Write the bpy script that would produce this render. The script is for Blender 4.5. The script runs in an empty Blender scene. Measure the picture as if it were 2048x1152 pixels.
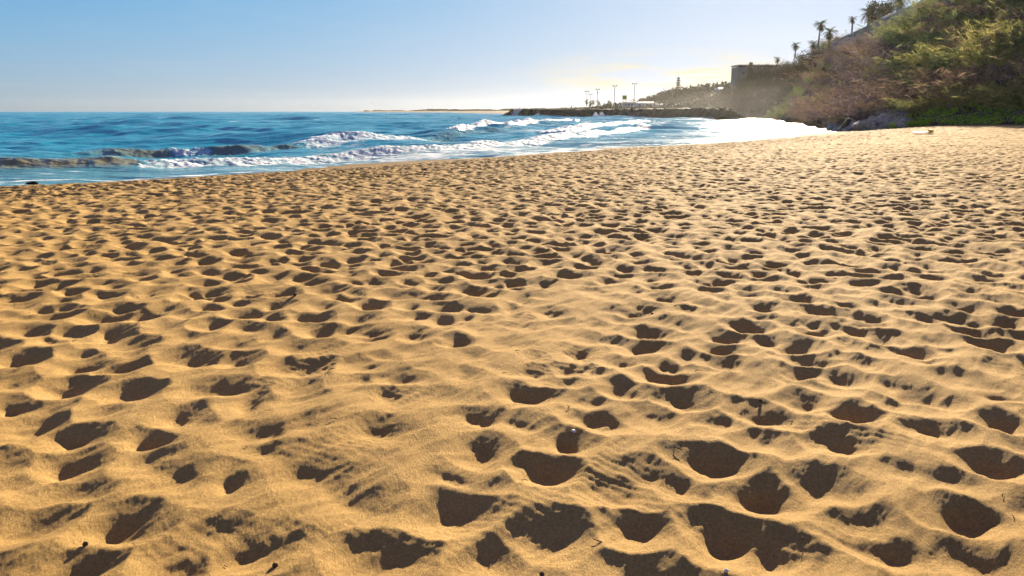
import bpy, bmesh, math, random
import numpy as np
from mathutils import Vector, Matrix

S = bpy.context.scene
C = S.collection
R = math.radians
random.seed(7)
RNG = np.random.default_rng(11)

# ------------------------------------------------------------------ camera
CAMZ = 1.55
F = 1607.0
PITCH = math.atan(354 / F)
cam = bpy.data.cameras.new("camera")
cam.lens = 36 * F / 2048
cam.sensor_width = 36
cam.clip_start = 0.05
cam.clip_end = 30000
cam_o = bpy.data.objects.new("camera", cam)
C.objects.link(cam_o)
cam_o.location = (0, 0, CAMZ)
cam_o.rotation_euler = (math.pi / 2 - PITCH, 0, 0)
S.camera = cam_o

# ------------------------------------------------------------------ light
SUN_AZ, SUN_EL = R(19.0), R(16.5)          # azimuth clockwise from +Y
sun = bpy.data.lights.new("sun", 'SUN')
sun.energy = 5.0
sun.angle = R(0.55)
sun.color = (1.0, 0.85, 0.62)
sun_o = bpy.data.objects.new("sun", sun)
C.objects.link(sun_o)
sd = Vector((math.sin(SUN_AZ) * math.cos(SUN_EL), math.cos(SUN_AZ) * math.cos(SUN_EL), math.sin(SUN_EL)))
sun_o.rotation_euler = sd.to_track_quat('Z', 'Y').to_euler()
sun_o.location = (60, 170, 60)

S.view_settings.view_transform = 'Standard'
S.view_settings.look = 'None'
S.view_settings.gamma = 1
S.view_settings.exposure = 1.70

world = bpy.data.worlds.new("World")
S.world = world
world.use_nodes = True
nt = world.node_tree
nt.nodes.clear()
N = nt.nodes.new


def lk(a, b):
    nt.links.new(a, b)


out = N('ShaderNodeOutputWorld')
bg = N('ShaderNodeBackground')
bg.inputs['Strength'].default_value = 0.051
sky = N('ShaderNodeTexSky')
sky.sky_type = 'NISHITA'
sky.sun_disc = False
sky.sun_elevation = SUN_EL
sky.sun_rotation = SUN_AZ
sky.air_density = 1.0
sky.dust_density = 0.5
sky.ozone_density = 4.0
hs = N('ShaderNodeHueSaturation')
hs.inputs['Saturation'].default_value = 1.08
wb = N('ShaderNodeVectorMath'); wb.operation = 'MULTIPLY'      # white balance of the photograph
wb.inputs[1].default_value = (.74, 1.13, 1.88)
lk(sky.outputs[0], wb.inputs[0]); lk(wb.outputs[0], hs.inputs['Color'])
# thin high cloud, laid out by direction on a flat cloud deck
tc = N('ShaderNodeTexCoord')
sep = N('ShaderNodeSeparateXYZ')
lk(tc.outputs['Generated'], sep.inputs[0])
mz = N('ShaderNodeMath'); mz.operation = 'MAXIMUM'; mz.inputs[1].default_value = 0.015
lk(sep.outputs['Z'], mz.inputs[0])
mad = N('ShaderNodeMath'); mad.operation = 'ADD'; mad.inputs[1].default_value = 0.05
lk(mz.outputs[0], mad.inputs[0])
dx = N('ShaderNodeMath'); dx.operation = 'DIVIDE'
dy = N('ShaderNodeMath'); dy.operation = 'DIVIDE'
lk(sep.outputs['X'], dx.inputs[0]); lk(mad.outputs[0], dx.inputs[1])
lk(sep.outputs['Y'], dy.inputs[0]); lk(mad.outputs[0], dy.inputs[1])
comb = N('ShaderNodeCombineXYZ')
lk(dx.outputs[0], comb.inputs[0]); lk(dy.outputs[0], comb.inputs[1])
cmap = N('ShaderNodeMapping')
cmap.inputs['Scale'].default_value = (0.42, 0.55, 1)
cmap.inputs['Location'].default_value = (2.3, 0.7, 0)
lk(comb.outputs[0], cmap.inputs[0])
cn = N('ShaderNodeTexNoise')
cn.inputs['Scale'].default_value = 1.0
cn.inputs['Detail'].default_value = 7
cn.inputs['Roughness'].default_value = 0.55
cn.inputs['Distortion'].default_value = 0.6
lk(cmap.outputs[0], cn.inputs['Vector'])
cr = N('ShaderNodeValToRGB')
cr.color_ramp.elements[0].position = 0.50
cr.color_ramp.elements[0].color = (0, 0, 0, 1)
cr.color_ramp.elements[1].position = 0.78
cr.color_ramp.elements[1].color = (1, 1, 1, 1)
lk(cn.outputs['Fac'], cr.inputs[0])
cs = N('ShaderNodeMath'); cs.operation = 'MULTIPLY'; cs.inputs[1].default_value = 0.35
lk(cr.outputs[0], cs.inputs[0])
cmul = N('ShaderNodeMixRGB'); cmul.blend_type = 'MULTIPLY'; cmul.inputs[0].default_value = 1
cmul.inputs[2].default_value = (1.5, 1.35, 1.15, 1)
lk(hs.outputs[0], cmul.inputs[1])
mix = N('ShaderNodeMixRGB')
lk(cs.outputs[0], mix.inputs[0]); lk(hs.outputs[0], mix.inputs[1]); lk(cmul.outputs[0], mix.inputs[2])
# a low bank of warm thin streaks above the far coast
azn = N('ShaderNodeMath'); azn.operation = 'ARCTAN2'
lk(sep.outputs['X'], azn.inputs[0]); lk(sep.outputs['Y'], azn.inputs[1])
cb = N('ShaderNodeCombineXYZ')
lk(azn.outputs[0], cb.inputs[0]); lk(sep.outputs['Z'], cb.inputs[1])
cbm = N('ShaderNodeMapping'); cbm.inputs['Scale'].default_value = (9, 75, 1); cbm.inputs['Location'].default_value = (0.4, 3.1, 0); cbm.inputs['Rotation'].default_value = (0, 0, 0.12)
lk(cb.outputs[0], cbm.inputs[0])
cbn = N('ShaderNodeTexNoise'); cbn.inputs['Scale'].default_value = 1.0; cbn.inputs['Detail'].default_value = 6; cbn.inputs['Roughness'].default_value = .5
lk(cbm.outputs[0], cbn.inputs['Vector'])
gm = N('ShaderNodeMapping'); gm.vector_type = 'TEXTURE'; gm.inputs['Location'].default_value = (R(11), 0.043, 0); gm.inputs['Scale'].default_value = (R(11), 0.030, 1)
lk(cb.outputs[0], gm.inputs[0])
ln = N('ShaderNodeVectorMath'); ln.operation = 'LENGTH'; lk(gm.outputs[0], ln.inputs[0])
gmr = N('ShaderNodeMapRange'); gmr.interpolation_type = 'SMOOTHSTEP'
gmr.inputs[1].default_value = 1.15; gmr.inputs[2].default_value = 0.1; lk(ln.outputs['Value'], gmr.inputs[0])
nmr = N('ShaderNodeMapRange'); nmr.interpolation_type = 'SMOOTHSTEP'; nmr.inputs[1].default_value = .36; nmr.inputs[2].default_value = .66
lk(cbn.outputs['Fac'], nmr.inputs[0])
bm_ = N('ShaderNodeMath'); bm_.operation = 'MULTIPLY'; lk(gmr.outputs[0], bm_.inputs[0]); lk(nmr.outputs[0], bm_.inputs[1])
bmix = N('ShaderNodeMixRGB'); bmix.inputs[2].default_value = (5.7, 4.8, 2.7, 1)
bs_ = N('ShaderNodeMath'); bs_.operation = 'MULTIPLY'; bs_.inputs[1].default_value = .95; lk(bm_.outputs[0], bs_.inputs[0])
lk(bs_.outputs[0], bmix.inputs[0])
# mauve tint added to the unseen sky overhead, colours the fill in shadows
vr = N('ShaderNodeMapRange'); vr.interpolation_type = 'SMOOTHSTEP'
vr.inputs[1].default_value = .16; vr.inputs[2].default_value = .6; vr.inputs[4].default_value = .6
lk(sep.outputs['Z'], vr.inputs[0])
fill_tint = N('ShaderNodeMixRGB'); fill_tint.inputs[2].default_value = (1.55, 1.12, 2.15, 1)
lk(vr.outputs[0], fill_tint.inputs[0])
# the photograph's wide dynamic range: roll the sky's brightest part off, per channel  c / (1 + c k)
k1 = N('ShaderNodeVectorMath'); k1.operation = 'MULTIPLY_ADD'
k1.inputs[1].default_value = (.18, .17, .145); k1.inputs[2].default_value = (1, 1, 1)
k2 = N('ShaderNodeVectorMath'); k2.operation = 'DIVIDE'
lk(mix.outputs[0], k1.inputs[0]); lk(mix.outputs[0], k2.inputs[0]); lk(k1.outputs[0], k2.inputs[1])
lk(k2.outputs[0], bmix.inputs[1])
lk(bmix.outputs[0], fill_tint.inputs[1])
lk(fill_tint.outputs[0], bg.inputs['Color'])
lk(bg.outputs[0], out.inputs['Surface'])

# ------------------------------------------------------------------ helpers
SEA = -0.85


def G(px, py, z=0.0):
    """point of the plane at height z that the photo's pixel (2048 wide) looks at"""
    u = 576 - py
    dz = u * math.cos(PITCH) - F * math.sin(PITCH)
    dyy = F * math.cos(PITCH) + u * math.sin(PITCH)
    t = (z - CAMZ) / dz
    return ((px - 1024) * t, dyy * t)


def at(px, py, Y):
    """point at forward distance Y along a pixel's ray"""
    u = 576 - py
    dz = u * math.cos(PITCH) - F * math.sin(PITCH)
    dyy = F * math.cos(PITCH) + u * math.sin(PITCH)
    t = Y / dyy
    return Vector(((px - 1024) * t, Y, CAMZ + dz * t))


def tag(o, label=None, cat=None, group=None, kind=None):
    if label: o['label'] = label
    if cat: o['category'] = cat
    if group: o['group'] = group
    if kind: o['kind'] = kind
    return o


def empty(name, loc, rz=0):
    o = bpy.data.objects.new(name, None)
    o.empty_display_size = 0.3
    C.objects.link(o)
    o.location = loc
    o.rotation_euler = (0, 0, rz)
    return o


def npmesh(name, v, faces, smooth=False):
    """mesh from an Nx3 array and a list of (Mx3 or Mx4) index arrays"""
    if not isinstance(faces, list): faces = [faces]
    faces = [f for f in faces if len(f)]
    me = bpy.data.meshes.new(name)
    v = np.asarray(v, dtype=np.float32)
    me.vertices.add(len(v))
    me.vertices.foreach_set('co', v.ravel())
    loops = np.concatenate([f.ravel() for f in faces]).astype(np.int32)
    tot = np.concatenate([np.full(len(f), f.shape[1]) for f in faces]).astype(np.int32)
    st = np.concatenate([[0], np.cumsum(tot)[:-1]]).astype(np.int32)
    me.loops.add(len(loops))
    me.polygons.add(len(tot))
    me.loops.foreach_set('vertex_index', loops)
    me.polygons.foreach_set('loop_start', st)
    me.polygons.foreach_set('loop_total', tot)
    if smooth:
        me.polygons.foreach_set('use_smooth', np.ones(len(tot), dtype=bool))
    me.update(calc_edges=True)
    return me


def obj(name, me, mat=None, parent=None, loc=None):
    o = bpy.data.objects.new(name, me)
    C.objects.link(o)
    if mat is not None and len(me.materials) == 0: me.materials.append(mat)
    if parent is not None: o.parent = parent
    if loc is not None: o.location = loc
    return o


def copy_tree(o, parent=None):
    c = o.copy()
    C.objects.link(c)
    if parent is not None: c.parent = parent
    for ch in list(o.children): copy_tree(ch, c)
    return c


class MB:
    """collects boxes, tubes, lathes into one mesh"""
    def __init__(s): s.v = []; s.f = []

    def add(s, vs, fs):
        b = len(s.v)
        s.v += [tuple(p) for p in vs]
        s.f += [tuple(i + b for i in f) for f in fs]

    def box(s, c, d, rz=0):
        cx, cy, cz = c; a, b, h = d[0] / 2, d[1] / 2, d[2] / 2
        co, si = math.cos(rz), math.sin(rz)
        vs = []
        for z in (-h, h):
            for (x, y) in ((-a, -b), (a, -b), (a, b), (-a, b)):
                vs.append((cx + x * co - y * si, cy + x * si + y * co, cz + z))
        s.add(vs, [(3, 2, 1, 0), (4, 5, 6, 7), (0, 1, 5, 4), (1, 2, 6, 5), (2, 3, 7, 6), (3, 0, 4, 7)])

    def tube(s, pts, rad, n=8, cap=True):
        pts = [Vector(p) for p in pts]
        if not isinstance(rad, (list, tuple)): rad = [rad] * len(pts)
        vs = []; fs = []
        for i, p in enumerate(pts):
            t = (pts[min(i + 1, len(pts) - 1)] - pts[max(i - 1, 0)]).normalized()
            a = t.orthogonal().normalized() if abs(t.z) < .9 else Vector((1, 0, 0))
            a = (a - t * a.dot(t)).normalized()
            b = t.cross(a)
            for k in range(n):
                w = 2 * math.pi * k / n
                vs.append(p + (a * math.cos(w) + b * math.sin(w)) * rad[i])
        for i in range(len(pts) - 1):
            for k in range(n):
                k2 = (k + 1) % n
                fs.append((i * n + k, i * n + k2, (i + 1) * n + k2, (i + 1) * n + k))
        if cap:
            fs.append(tuple(range(n))[::-1])
            fs.append(tuple((len(pts) - 1) * n + k for k in range(n)))
        s.add(vs, fs)

    def build(s, name, mat, parent=None, smooth=False, loc=None):
        me = bpy.data.meshes.new(name)
        me.from_pydata(s.v, [], s.f)
        if smooth:
            for p in me.polygons: p.use_smooth = True
        me.update()
        return obj(name, me, mat, parent, loc)


_tabs = {}


def gnoise(x, y, seed=0):
    """2-D gradient noise, about -0.7..0.7"""
    if seed not in _tabs:
        r = np.random.default_rng(1000 + seed)
        a = r.random((256, 256)) * 2 * np.pi
        _tabs[seed] = (np.cos(a).astype(np.float32), np.sin(a).astype(np.float32))
    gx, gy = _tabs[seed]
    xi = np.floor(x).astype(np.int64); yi = np.floor(y).astype(np.int64)
    fx = (x - xi).astype(np.float32); fy = (y - yi).astype(np.float32)
    u = fx * fx * fx * (fx * (fx * 6 - 15) + 10); v = fy * fy * fy * (fy * (fy * 6 - 15) + 10)
    x0 = xi & 255; x1 = (xi + 1) & 255; y0 = yi & 255; y1 = (yi + 1) & 255
    n00 = gx[x0, y0] * fx + gy[x0, y0] * fy
    n10 = gx[x1, y0] * (fx - 1) + gy[x1, y0] * fy
    n01 = gx[x0, y1] * fx + gy[x0, y1] * (fy - 1)
    n11 = gx[x1, y1] * (fx - 1) + gy[x1, y1] * (fy - 1)
    a = n00 + u * (n10 - n00); b = n01 + u * (n11 - n01)
    return a + v * (b - a)


def fbm(x, y, seed=0, o=4, g=0.5):
    s = 0; a = 1.0
    for k in range(o):
        s = s + a * gnoise(x * 2 ** k, y * 2 ** k, seed + k)
        a *= g
    return s


def sstep(a, b, x):
    t = np.clip((x - a) / (b - a), 0, 1)
    return t * t * (3 - 2 * t)


def poly_dist(x, y, P, par=None):
    """signed distance to a polyline (positive on the right of its direction) and its interpolated parameter"""
    P = [(float(p[0]), float(p[1])) for p in P]
    D, Pr = [], []
    shp = np.shape(x)
    x = np.asarray(x, np.float32).ravel(); y = np.asarray(y, np.float32).ravel()
    CH = 60000
    for c in range(0, len(x), CH):
        xx, yy = x[c:c + CH], y[c:c + CH]
        best = np.full(xx.shape, 1e18, np.float32); sg = np.ones(xx.shape, np.float32); pr = np.zeros(xx.shape, np.float32)
        for i in range(len(P) - 1):
            (ax, ay), (bx, by) = P[i], P[i + 1]
            ex, ey = bx - ax, by - ay
            rx = xx - np.float32(ax); ry = yy - np.float32(ay)
            t = np.clip((rx * np.float32(ex) + ry * np.float32(ey)) * np.float32(1 / (ex * ex + ey * ey)), 0, 1)
            qx = rx - t * np.float32(ex); qy = ry - t * np.float32(ey)
            d = qx * qx + qy * qy
            m = d < best
            np.copyto(best, d, where=m)
            np.copyto(sg, np.sign(np.float32(ey) * rx - np.float32(ex) * ry), where=m)
            if par is not None:
                np.copyto(pr, np.float32(par[i]) + t * np.float32(par[i + 1] - par[i]), where=m)
        D.append(np.sqrt(best) * sg); Pr.append(pr)
    return np.concatenate(D).astype(float).reshape(shp), np.concatenate(Pr).astype(float).reshape(shp)


def resample(P, n):
    """Catmull-Rom smoothing of a polyline"""
    P = [np.array(p, float) for p in P]
    P = [2 * P[0] - P[1]] + P + [2 * P[-1] - P[-2]]
    o = []
    for i in range(1, len(P) - 2):
        for k in range(n):
            t = k / n
            a, b, c, d = P[i - 1], P[i], P[i + 1], P[i + 2]
            o.append(0.5 * (2 * b + (c - a) * t + (2 * a - 5 * b + 4 * c - d) * t * t + (3 * b - a - 3 * c + d) * t ** 3))
    o.append(P[-2])
    return np.array(o)


# ------------------------------------------------------------------ materials
def newmat(name):
    m = bpy.data.materials.new(name)
    m.use_nodes = True
    n = m.node_tree
    b = n.nodes['Principled BSDF']
    return m, n, b


def simple(name, col, rough=0.7, var=0.15, scale=4.0, bump=0.0, metal=0.0):
    m, n, b = newmat(name)
    tcn = n.nodes.new('ShaderNodeTexCoord')
    nz = n.nodes.new('ShaderNodeTexNoise')
    nz.inputs['Scale'].default_value = scale
    nz.inputs['Detail'].default_value = 5
    n.links.new(tcn.outputs['Object'], nz.inputs['Vector'])
    r = n.nodes.new('ShaderNodeValToRGB')
    r.color_ramp.elements[0].position = .3
    r.color_ramp.elements[1].position = .7
    r.color_ramp.elements[0].color = tuple(c * (1 - var) for c in col) + (1,)
    r.color_ramp.elements[1].color = tuple(min(1, c * (1 + var)) for c in col) + (1,)
    n.links.new(nz.outputs['Fac'], r.inputs[0])
    n.links.new(r.outputs[0], b.inputs['Base Color'])
    b.inputs['Roughness'].default_value = rough
    if rough > .7: b.inputs['Specular IOR Level'].default_value = .12
    b.inputs['Metallic'].default_value = metal
    if bump:
        bp = n.nodes.new('ShaderNodeBump')
        bp.inputs['Strength'].default_value = bump
        n.links.new(nz.outputs['Fac'], bp.inputs['Height'])
        n.links.new(bp.outputs[0], b.inputs['Normal'])
    return m


def leafmat(name, c1, c2, trans=0.45):
    """two-tone foliage, light passes through the leaves"""
    m, n, b = newmat(name)
    n.nodes.remove(b)
    g = n.nodes.new('ShaderNodeNewGeometry')
    nz = n.nodes.new('ShaderNodeTexNoise')
    nz.inputs['Scale'].default_value = 0.45
    nz.inputs['Detail'].default_value = 3
    n.links.new(g.outputs['Position'], nz.inputs['Vector'])
    add = n.nodes.new('ShaderNodeMath'); add.operation = 'MULTIPLY_ADD'
    add.inputs[1].default_value = 0.5
    n.links.new(g.outputs['Random Per Island'], add.inputs[0])
    sub = n.nodes.new('ShaderNodeMath'); sub.operation = 'SUBTRACT'; sub.inputs[1].default_value = 0.25
    n.links.new(nz.outputs['Fac'], sub.inputs[0])
    n.links.new(sub.outputs[0], add.inputs[2])
    r = n.nodes.new('ShaderNodeValToRGB')
    r.color_ramp.elements[0].position = .25
    r.color_ramp.elements[1].position = .75
    r.color_ramp.elements[0].color = tuple(c1) + (1,)
    r.color_ramp.elements[1].color = tuple(c2) + (1,)
    n.links.new(add.outputs[0], r.inputs[0])
    df = n.nodes.new('ShaderNodeBsdfDiffuse')
    tr = n.nodes.new('ShaderNodeBsdfTranslucent')
    mx = n.nodes.new('ShaderNodeMixShader'); mx.inputs[0].default_value = trans
    n.links.new(r.outputs[0], df.inputs[0]); n.links.new(r.outputs[0], tr.inputs[0])
    n.links.new(df.outputs[0], mx.inputs[1]); n.links.new(tr.outputs[0], mx.inputs[2])
    n.links.new(mx.outputs[0], n.nodes['Material Output'].inputs['Surface'])
    return m


def sand_mat(name="sand"):
    m, n, b = newmat(name)
    L = n.links.new
    tcn = n.nodes.new('ShaderNodeTexCoord')
    big = n.nodes.new('ShaderNodeTexNoise'); big.inputs['Scale'].default_value = 0.6; big.inputs['Detail'].default_value = 6
    L(tcn.outputs['Object'], big.inputs['Vector'])
    r = n.nodes.new('ShaderNodeValToRGB')
    r.color_ramp.elements[0].position = .3; r.color_ramp.elements[1].position = .72
    r.color_ramp.elements[0].color = (0.43, 0.275, 0.096, 1)
    r.color_ramp.elements[1].color = (0.55, 0.365, 0.14, 1)
    L(big.outputs['Fac'], r.inputs[0])
    gr = n.nodes.new('ShaderNodeTexNoise'); gr.inputs['Scale'].default_value = 260; gr.inputs['Detail'].default_value = 3
    gr.inputs['Roughness'].default_value = 0.7
    L(tcn.outputs['Object'], gr.inputs['Vector'])
    rg = n.nodes.new('ShaderNodeValToRGB')
    rg.color_ramp.elements[0].position = .30; rg.color_ramp.elements[1].position = .66
    rg.color_ramp.elements[0].color = (0.62, 0.58, 0.55, 1)
    rg.color_ramp.elements[1].color = (1.15, 1.15, 1.15, 1)
    L(gr.outputs['Fac'], rg.inputs[0])
    mu = n.nodes.new('ShaderNodeMixRGB'); mu.blend_type = 'MULTIPLY'; mu.inputs[0].default_value = 1
    L(r.outputs[0], mu.inputs[1]); L(rg.outputs[0], mu.inputs[2])
    gr2 = n.nodes.new('ShaderNodeTexNoise'); gr2.inputs['Scale'].default_value = 70; gr2.inputs['Detail'].default_value = 5; gr2.inputs['Roughness'].default_value = 0.8
    L(tcn.outputs['Object'], gr2.inputs['Vector'])
    rg2 = n.nodes.new('ShaderNodeValToRGB')
    rg2.color_ramp.elements[0].position = .32; rg2.color_ramp.elements[1].position = .68
    rg2.color_ramp.elements[0].color = (0.70, 0.66, 0.62, 1); rg2.color_ramp.elements[1].color = (1.18, 1.18, 1.18, 1)
    L(gr2.outputs['Fac'], rg2.inputs[0])
    mu0 = mu
    mu = n.nodes.new('ShaderNodeMixRGB'); mu.blend_type = 'MULTIPLY'; mu.inputs[0].default_value = 1
    L(mu0.outputs[0], mu.inputs[1]); L(rg2.outputs[0], mu.inputs[2])
    # sparse dark specks of shell and weed
    sp = n.nodes.new('ShaderNodeTexVoronoi'); sp.inputs['Scale'].default_value = 26
    L(tcn.outputs['Object'], sp.inputs['Vector'])
    lt = n.nodes.new('ShaderNodeMath'); lt.operation = 'LESS_THAN'; lt.inputs[1].default_value = 0.075
    L(sp.outputs['Distance'], lt.inputs[0])
    sepc = n.nodes.new('ShaderNodeSeparateColor'); L(sp.outputs['Color'], sepc.inputs[0])
    gt = n.nodes.new('ShaderNodeMath'); gt.operation = 'GREATER_THAN'; gt.inputs[1].default_value = 0.885
    L(sepc.outputs[0], gt.inputs[0])
    mm = n.nodes.new('ShaderNodeMath'); mm.operation = 'MULTIPLY'
    L(lt.outputs[0], mm.inputs[0]); L(gt.outputs[0], mm.inputs[1])
    m2 = n.nodes.new('ShaderNodeMixRGB'); m2.inputs[2].default_value = (0.05, 0.035, 0.025, 1)
    L(mm.outputs[0], m2.inputs[0]); L(mu.outputs[0], m2.inputs[1])
    # wet sand and weed litter towards the water
    at_ = n.nodes.new('ShaderNodeAttribute'); at_.attribute_name = 'wet'
    m3 = n.nodes.new('ShaderNodeMixRGB'); m3.inputs[2].default_value = (0.10, 0.062, 0.03, 1)
    L(at_.outputs['Fac'], m3.inputs[0]); L(m2.outputs[0], m3.inputs[1])
    L(m3.outputs[0], b.inputs['Base Color'])
    b.inputs['Roughness'].default_value = 0.9
    b.inputs['Specular IOR Level'].default_value = 0.06
    b1 = n.nodes.new('ShaderNodeBump'); b1.inputs['Strength'].default_value = 0.9; b1.inputs['Distance'].default_value = 0.013
    mid = n.nodes.new('ShaderNodeTexNoise'); mid.inputs['Scale'].default_value = 75; mid.inputs['Detail'].default_value = 7
    mid.inputs['Roughness'].default_value = 0.8
    mmp = n.nodes.new('ShaderNodeMapping'); mmp.inputs['Rotation'].default_value = (0, 0, R(28)); mmp.inputs['Scale'].default_value = (1.25, .6, 1)
    L(tcn.outputs['Object'], mmp.inputs[0]); L(mmp.outputs[0], mid.inputs['Vector'])
    L(mid.outputs['Fac'], b1.inputs['Height'])
    L(b1.outputs[0], b.inputs['Normal'])
    return m


def sea_mat():
    m, n, b = newmat("sea_water")
    L = n.links.new
    tcn = n.nodes.new('ShaderNodeTexCoord')
    af = n.nodes.new('ShaderNodeAttribute'); af.attribute_name = 'foam'
    at_ = n.nodes.new('ShaderNodeAttribute'); at_.attribute_name = 'turbid'
    mp = n.nodes.new('ShaderNodeMapping'); mp.inputs['Rotation'].default_value = (0, 0, R(-52)); mp.inputs['Scale'].default_value = (0.45, 1.0, 1)
    L(tcn.outputs['Object'], mp.inputs[0])
    fn = n.nodes.new('ShaderNodeTexNoise'); fn.inputs['Scale'].default_value = 2.0; fn.inputs['Detail'].default_value = 8; fn.inputs['Roughness'].default_value = 0.68
    fn.inputs['Distortion'].default_value = 0.8
    L(mp.outputs[0], fn.inputs['Vector'])
    # foam = smoothstep(noise + attr - 1)
    ad = n.nodes.new('ShaderNodeMath'); ad.operation = 'ADD'
    L(af.outputs['Fac'], ad.inputs[0]); L(fn.outputs['Fac'], ad.inputs[1])
    mr = n.nodes.new('ShaderNodeMapRange'); mr.inputs[1].default_value = 0.84; mr.inputs[2].default_value = 1.16
    mr.interpolation_type = 'SMOOTHSTEP'
    L(ad.outputs[0], mr.inputs[0])
    wc = n.nodes.new('ShaderNodeMixRGB')
    wc.inputs[1].default_value = (0.0, 0.25, 0.36, 1)
    wc.inputs[2].default_value = (0.21, 0.185, 0.085, 1)
    L(at_.outputs['Fac'], wc.inputs[0])
    fc = n.nodes.new('ShaderNodeMixRGB'); fc.inputs[2].default_value = (0.62, 0.64, 0.66, 1)
    L(mr.outputs[0], fc.inputs[0]); L(wc.outputs[0], fc.inputs[1])
    L(fc.outputs[0], b.inputs['Base Color'])
    ro = n.nodes.new('ShaderNodeMapRange'); ro.inputs[3].default_value = 0.16; ro.inputs[4].default_value = 0.75
    L(mr.outputs[0], ro.inputs[0]); L(ro.outputs[0], b.inputs['Roughness'])
    L(mr.outputs[0], b.inputs['Subsurface Weight']); b.inputs['Subsurface Radius'].default_value = (1, 1, 1); b.inputs['Subsurface Scale'].default_value = .45
    sl = n.nodes.new('ShaderNodeMapRange'); sl.inputs[3].default_value = .20; sl.inputs[4].default_value = .06
    L(mr.outputs[0], sl.inputs[0]); L(sl.outputs[0], b.inputs['Specular IOR Level'])
    b.inputs['IOR'].default_value = 1.33
    # ripples at three sizes
    prev = None
    for sc, dist, stg in ((0.35, 0.45, 1.0), (1.3, 0.18, 1.0), (5.0, 0.06, 0.9)):
        wn = n.nodes.new('ShaderNodeTexNoise'); wn.inputs['Scale'].default_value = sc; wn.inputs['Detail'].default_value = 3
        m2 = n.nodes.new('ShaderNodeMapping'); m2.inputs['Rotation'].default_value = (0, 0, R(-40)); m2.inputs['Scale'].default_value = (0.5, 1.15, 1)
        L(tcn.outputs['Object'], m2.inputs[0]); L(m2.outputs[0], wn.inputs['Vector'])
        bp = n.nodes.new('ShaderNodeBump'); bp.inputs['Strength'].default_value = stg; bp.inputs['Distance'].default_value = dist
        L(wn.outputs['Fac'], bp.inputs['Height'])
        if prev: L(prev.outputs[0], bp.inputs['Normal'])
        prev = bp
    L(prev.outputs[0], b.inputs['Normal'])
    return m


M = {
    'sand': sand_mat(),
    'sea': sea_mat(),
    'rock': simple("dark_rock", (0.075, 0.062, 0.05), .85, .4, 1.2, .4),
    'boulder': simple("grey_boulder", (0.24, 0.215, 0.20), .85, .45, 2.6, .6),
    'soil': simple("hill_soil", (0.085, 0.06, 0.038), .95, .4, .3, .3),
    'wall': simple("wall_plaster", (0.20, 0.17, 0.19), .85, .12, .5),
    'pier': simple("pier_plaster", (0.34, 0.31, 0.33), .85, .1, .8),
    'trunk': simple("palm_trunk", (0.12, 0.085, 0.06), .9, .3, 5, .3),
    'bark': simple("tree_bark", (0.08, 0.06, 0.045), .9, .3, 5, .3),
    'white': simple("white_paint", (0.78, 0.78, 0.76), .5, .05),
    'metal': simple("grey_metal", (0.25, 0.26, 0.27), .45, .1, 3, 0, .6),
    'yellow': simple("yellow_paint", (0.75, 0.50, 0.02), .5, .06),
    'red': simple("red_paint", (0.62, 0.05, 0.05), .5, .06),
    'hotel': simple("hotel_render", (0.27, 0.215, 0.18), .85, .06, .2),
    'house': simple("house_render", (0.62, 0.62, 0.62), .8, .06, .3),
    'roof': simple("blue_grey_roof", (0.30, 0.38, 0.48), .6, .1, 1),
    'glass': simple("dark_glass", (0.03, 0.04, 0.05), .15, .1),
    'spray': simple("white_spray", (0.85, 0.86, 0.88), .8, .03),
    'weed': simple("dry_seaweed", (0.035, 0.025, 0.015), .9, .4, 30),
    'twig': simple("driftwood", (0.09, 0.06, 0.04), .9, .4, 60),
    'shell': simple("shell", (0.70, 0.66, 0.58), .5, .1, 60),
    'gull': simple("gull_feathers", (0.55, 0.55, 0.56), .8, .15, 8),
    'skin': simple("skin", (0.42, 0.24, 0.16), .6, .05),
    'navy': simple("navy_cloth", (0.03, 0.035, 0.06), .9, .1),
    'dark': simple("dark_cloth", (0.03, 0.028, 0.03), .9, .1),
    'olive': simple("olive_cloth", (0.09, 0.085, 0.05), .9, .1),
    'pale': simple("pale_cloth", (0.5, 0.48, 0.44), .9, .1),
    'palm': leafmat("palm_leaf", (0.035, 0.04, 0.02), (0.08, 0.075, 0.03), .35),
    'tree': leafmat("tree_leaf", (0.028, 0.034, 0.016), (0.065, 0.06, 0.028), .35),
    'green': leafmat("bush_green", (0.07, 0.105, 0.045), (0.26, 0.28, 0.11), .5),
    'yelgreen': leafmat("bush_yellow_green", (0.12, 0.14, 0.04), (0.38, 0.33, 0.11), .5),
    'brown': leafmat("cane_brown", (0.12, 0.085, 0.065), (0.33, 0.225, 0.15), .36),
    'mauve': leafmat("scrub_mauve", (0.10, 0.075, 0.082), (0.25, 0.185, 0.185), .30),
    'far_leaf': leafmat("far_leaf", (0.016, 0.019, 0.010), (0.042, 0.040, 0.022), .05),
    'creeper': leafmat("creeper_green", (0.17, 0.33, 0.02), (0.34, 0.52, 0.06), .5),
}

# ------------------------------------------------------------------ layout curves
SHORE_PX = [(-900, 420), (-400, 395), (0, 374), (300, 359), (600, 341), (900, 321), (1200, 299), (1400, 288), (1550, 276), (1660, 265)]
SHORE = resample([G(a, b, SEA) for a, b in SHORE_PX] + [(50, 122), (62, 165), (72, 215), (80, 262), (74, 300)], 3)
FOOT = resample([(72, -30), (56, 25), (49.5, 55), (43.5, 75), (40.2, 87), (40.2, 100), (48, 130), (61, 180), (72, 230), (84, 290),
                 (92, 350), (96, 400), (98, 470)], 4)


def shore_d(x, y):
    d, _ = poly_dist(x, y, SHORE)
    return d                      # positive inland


def foot_d(x, y):
    d, _ = poly_dist(x, y, FOOT)
    return d                      # positive up the hill


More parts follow.
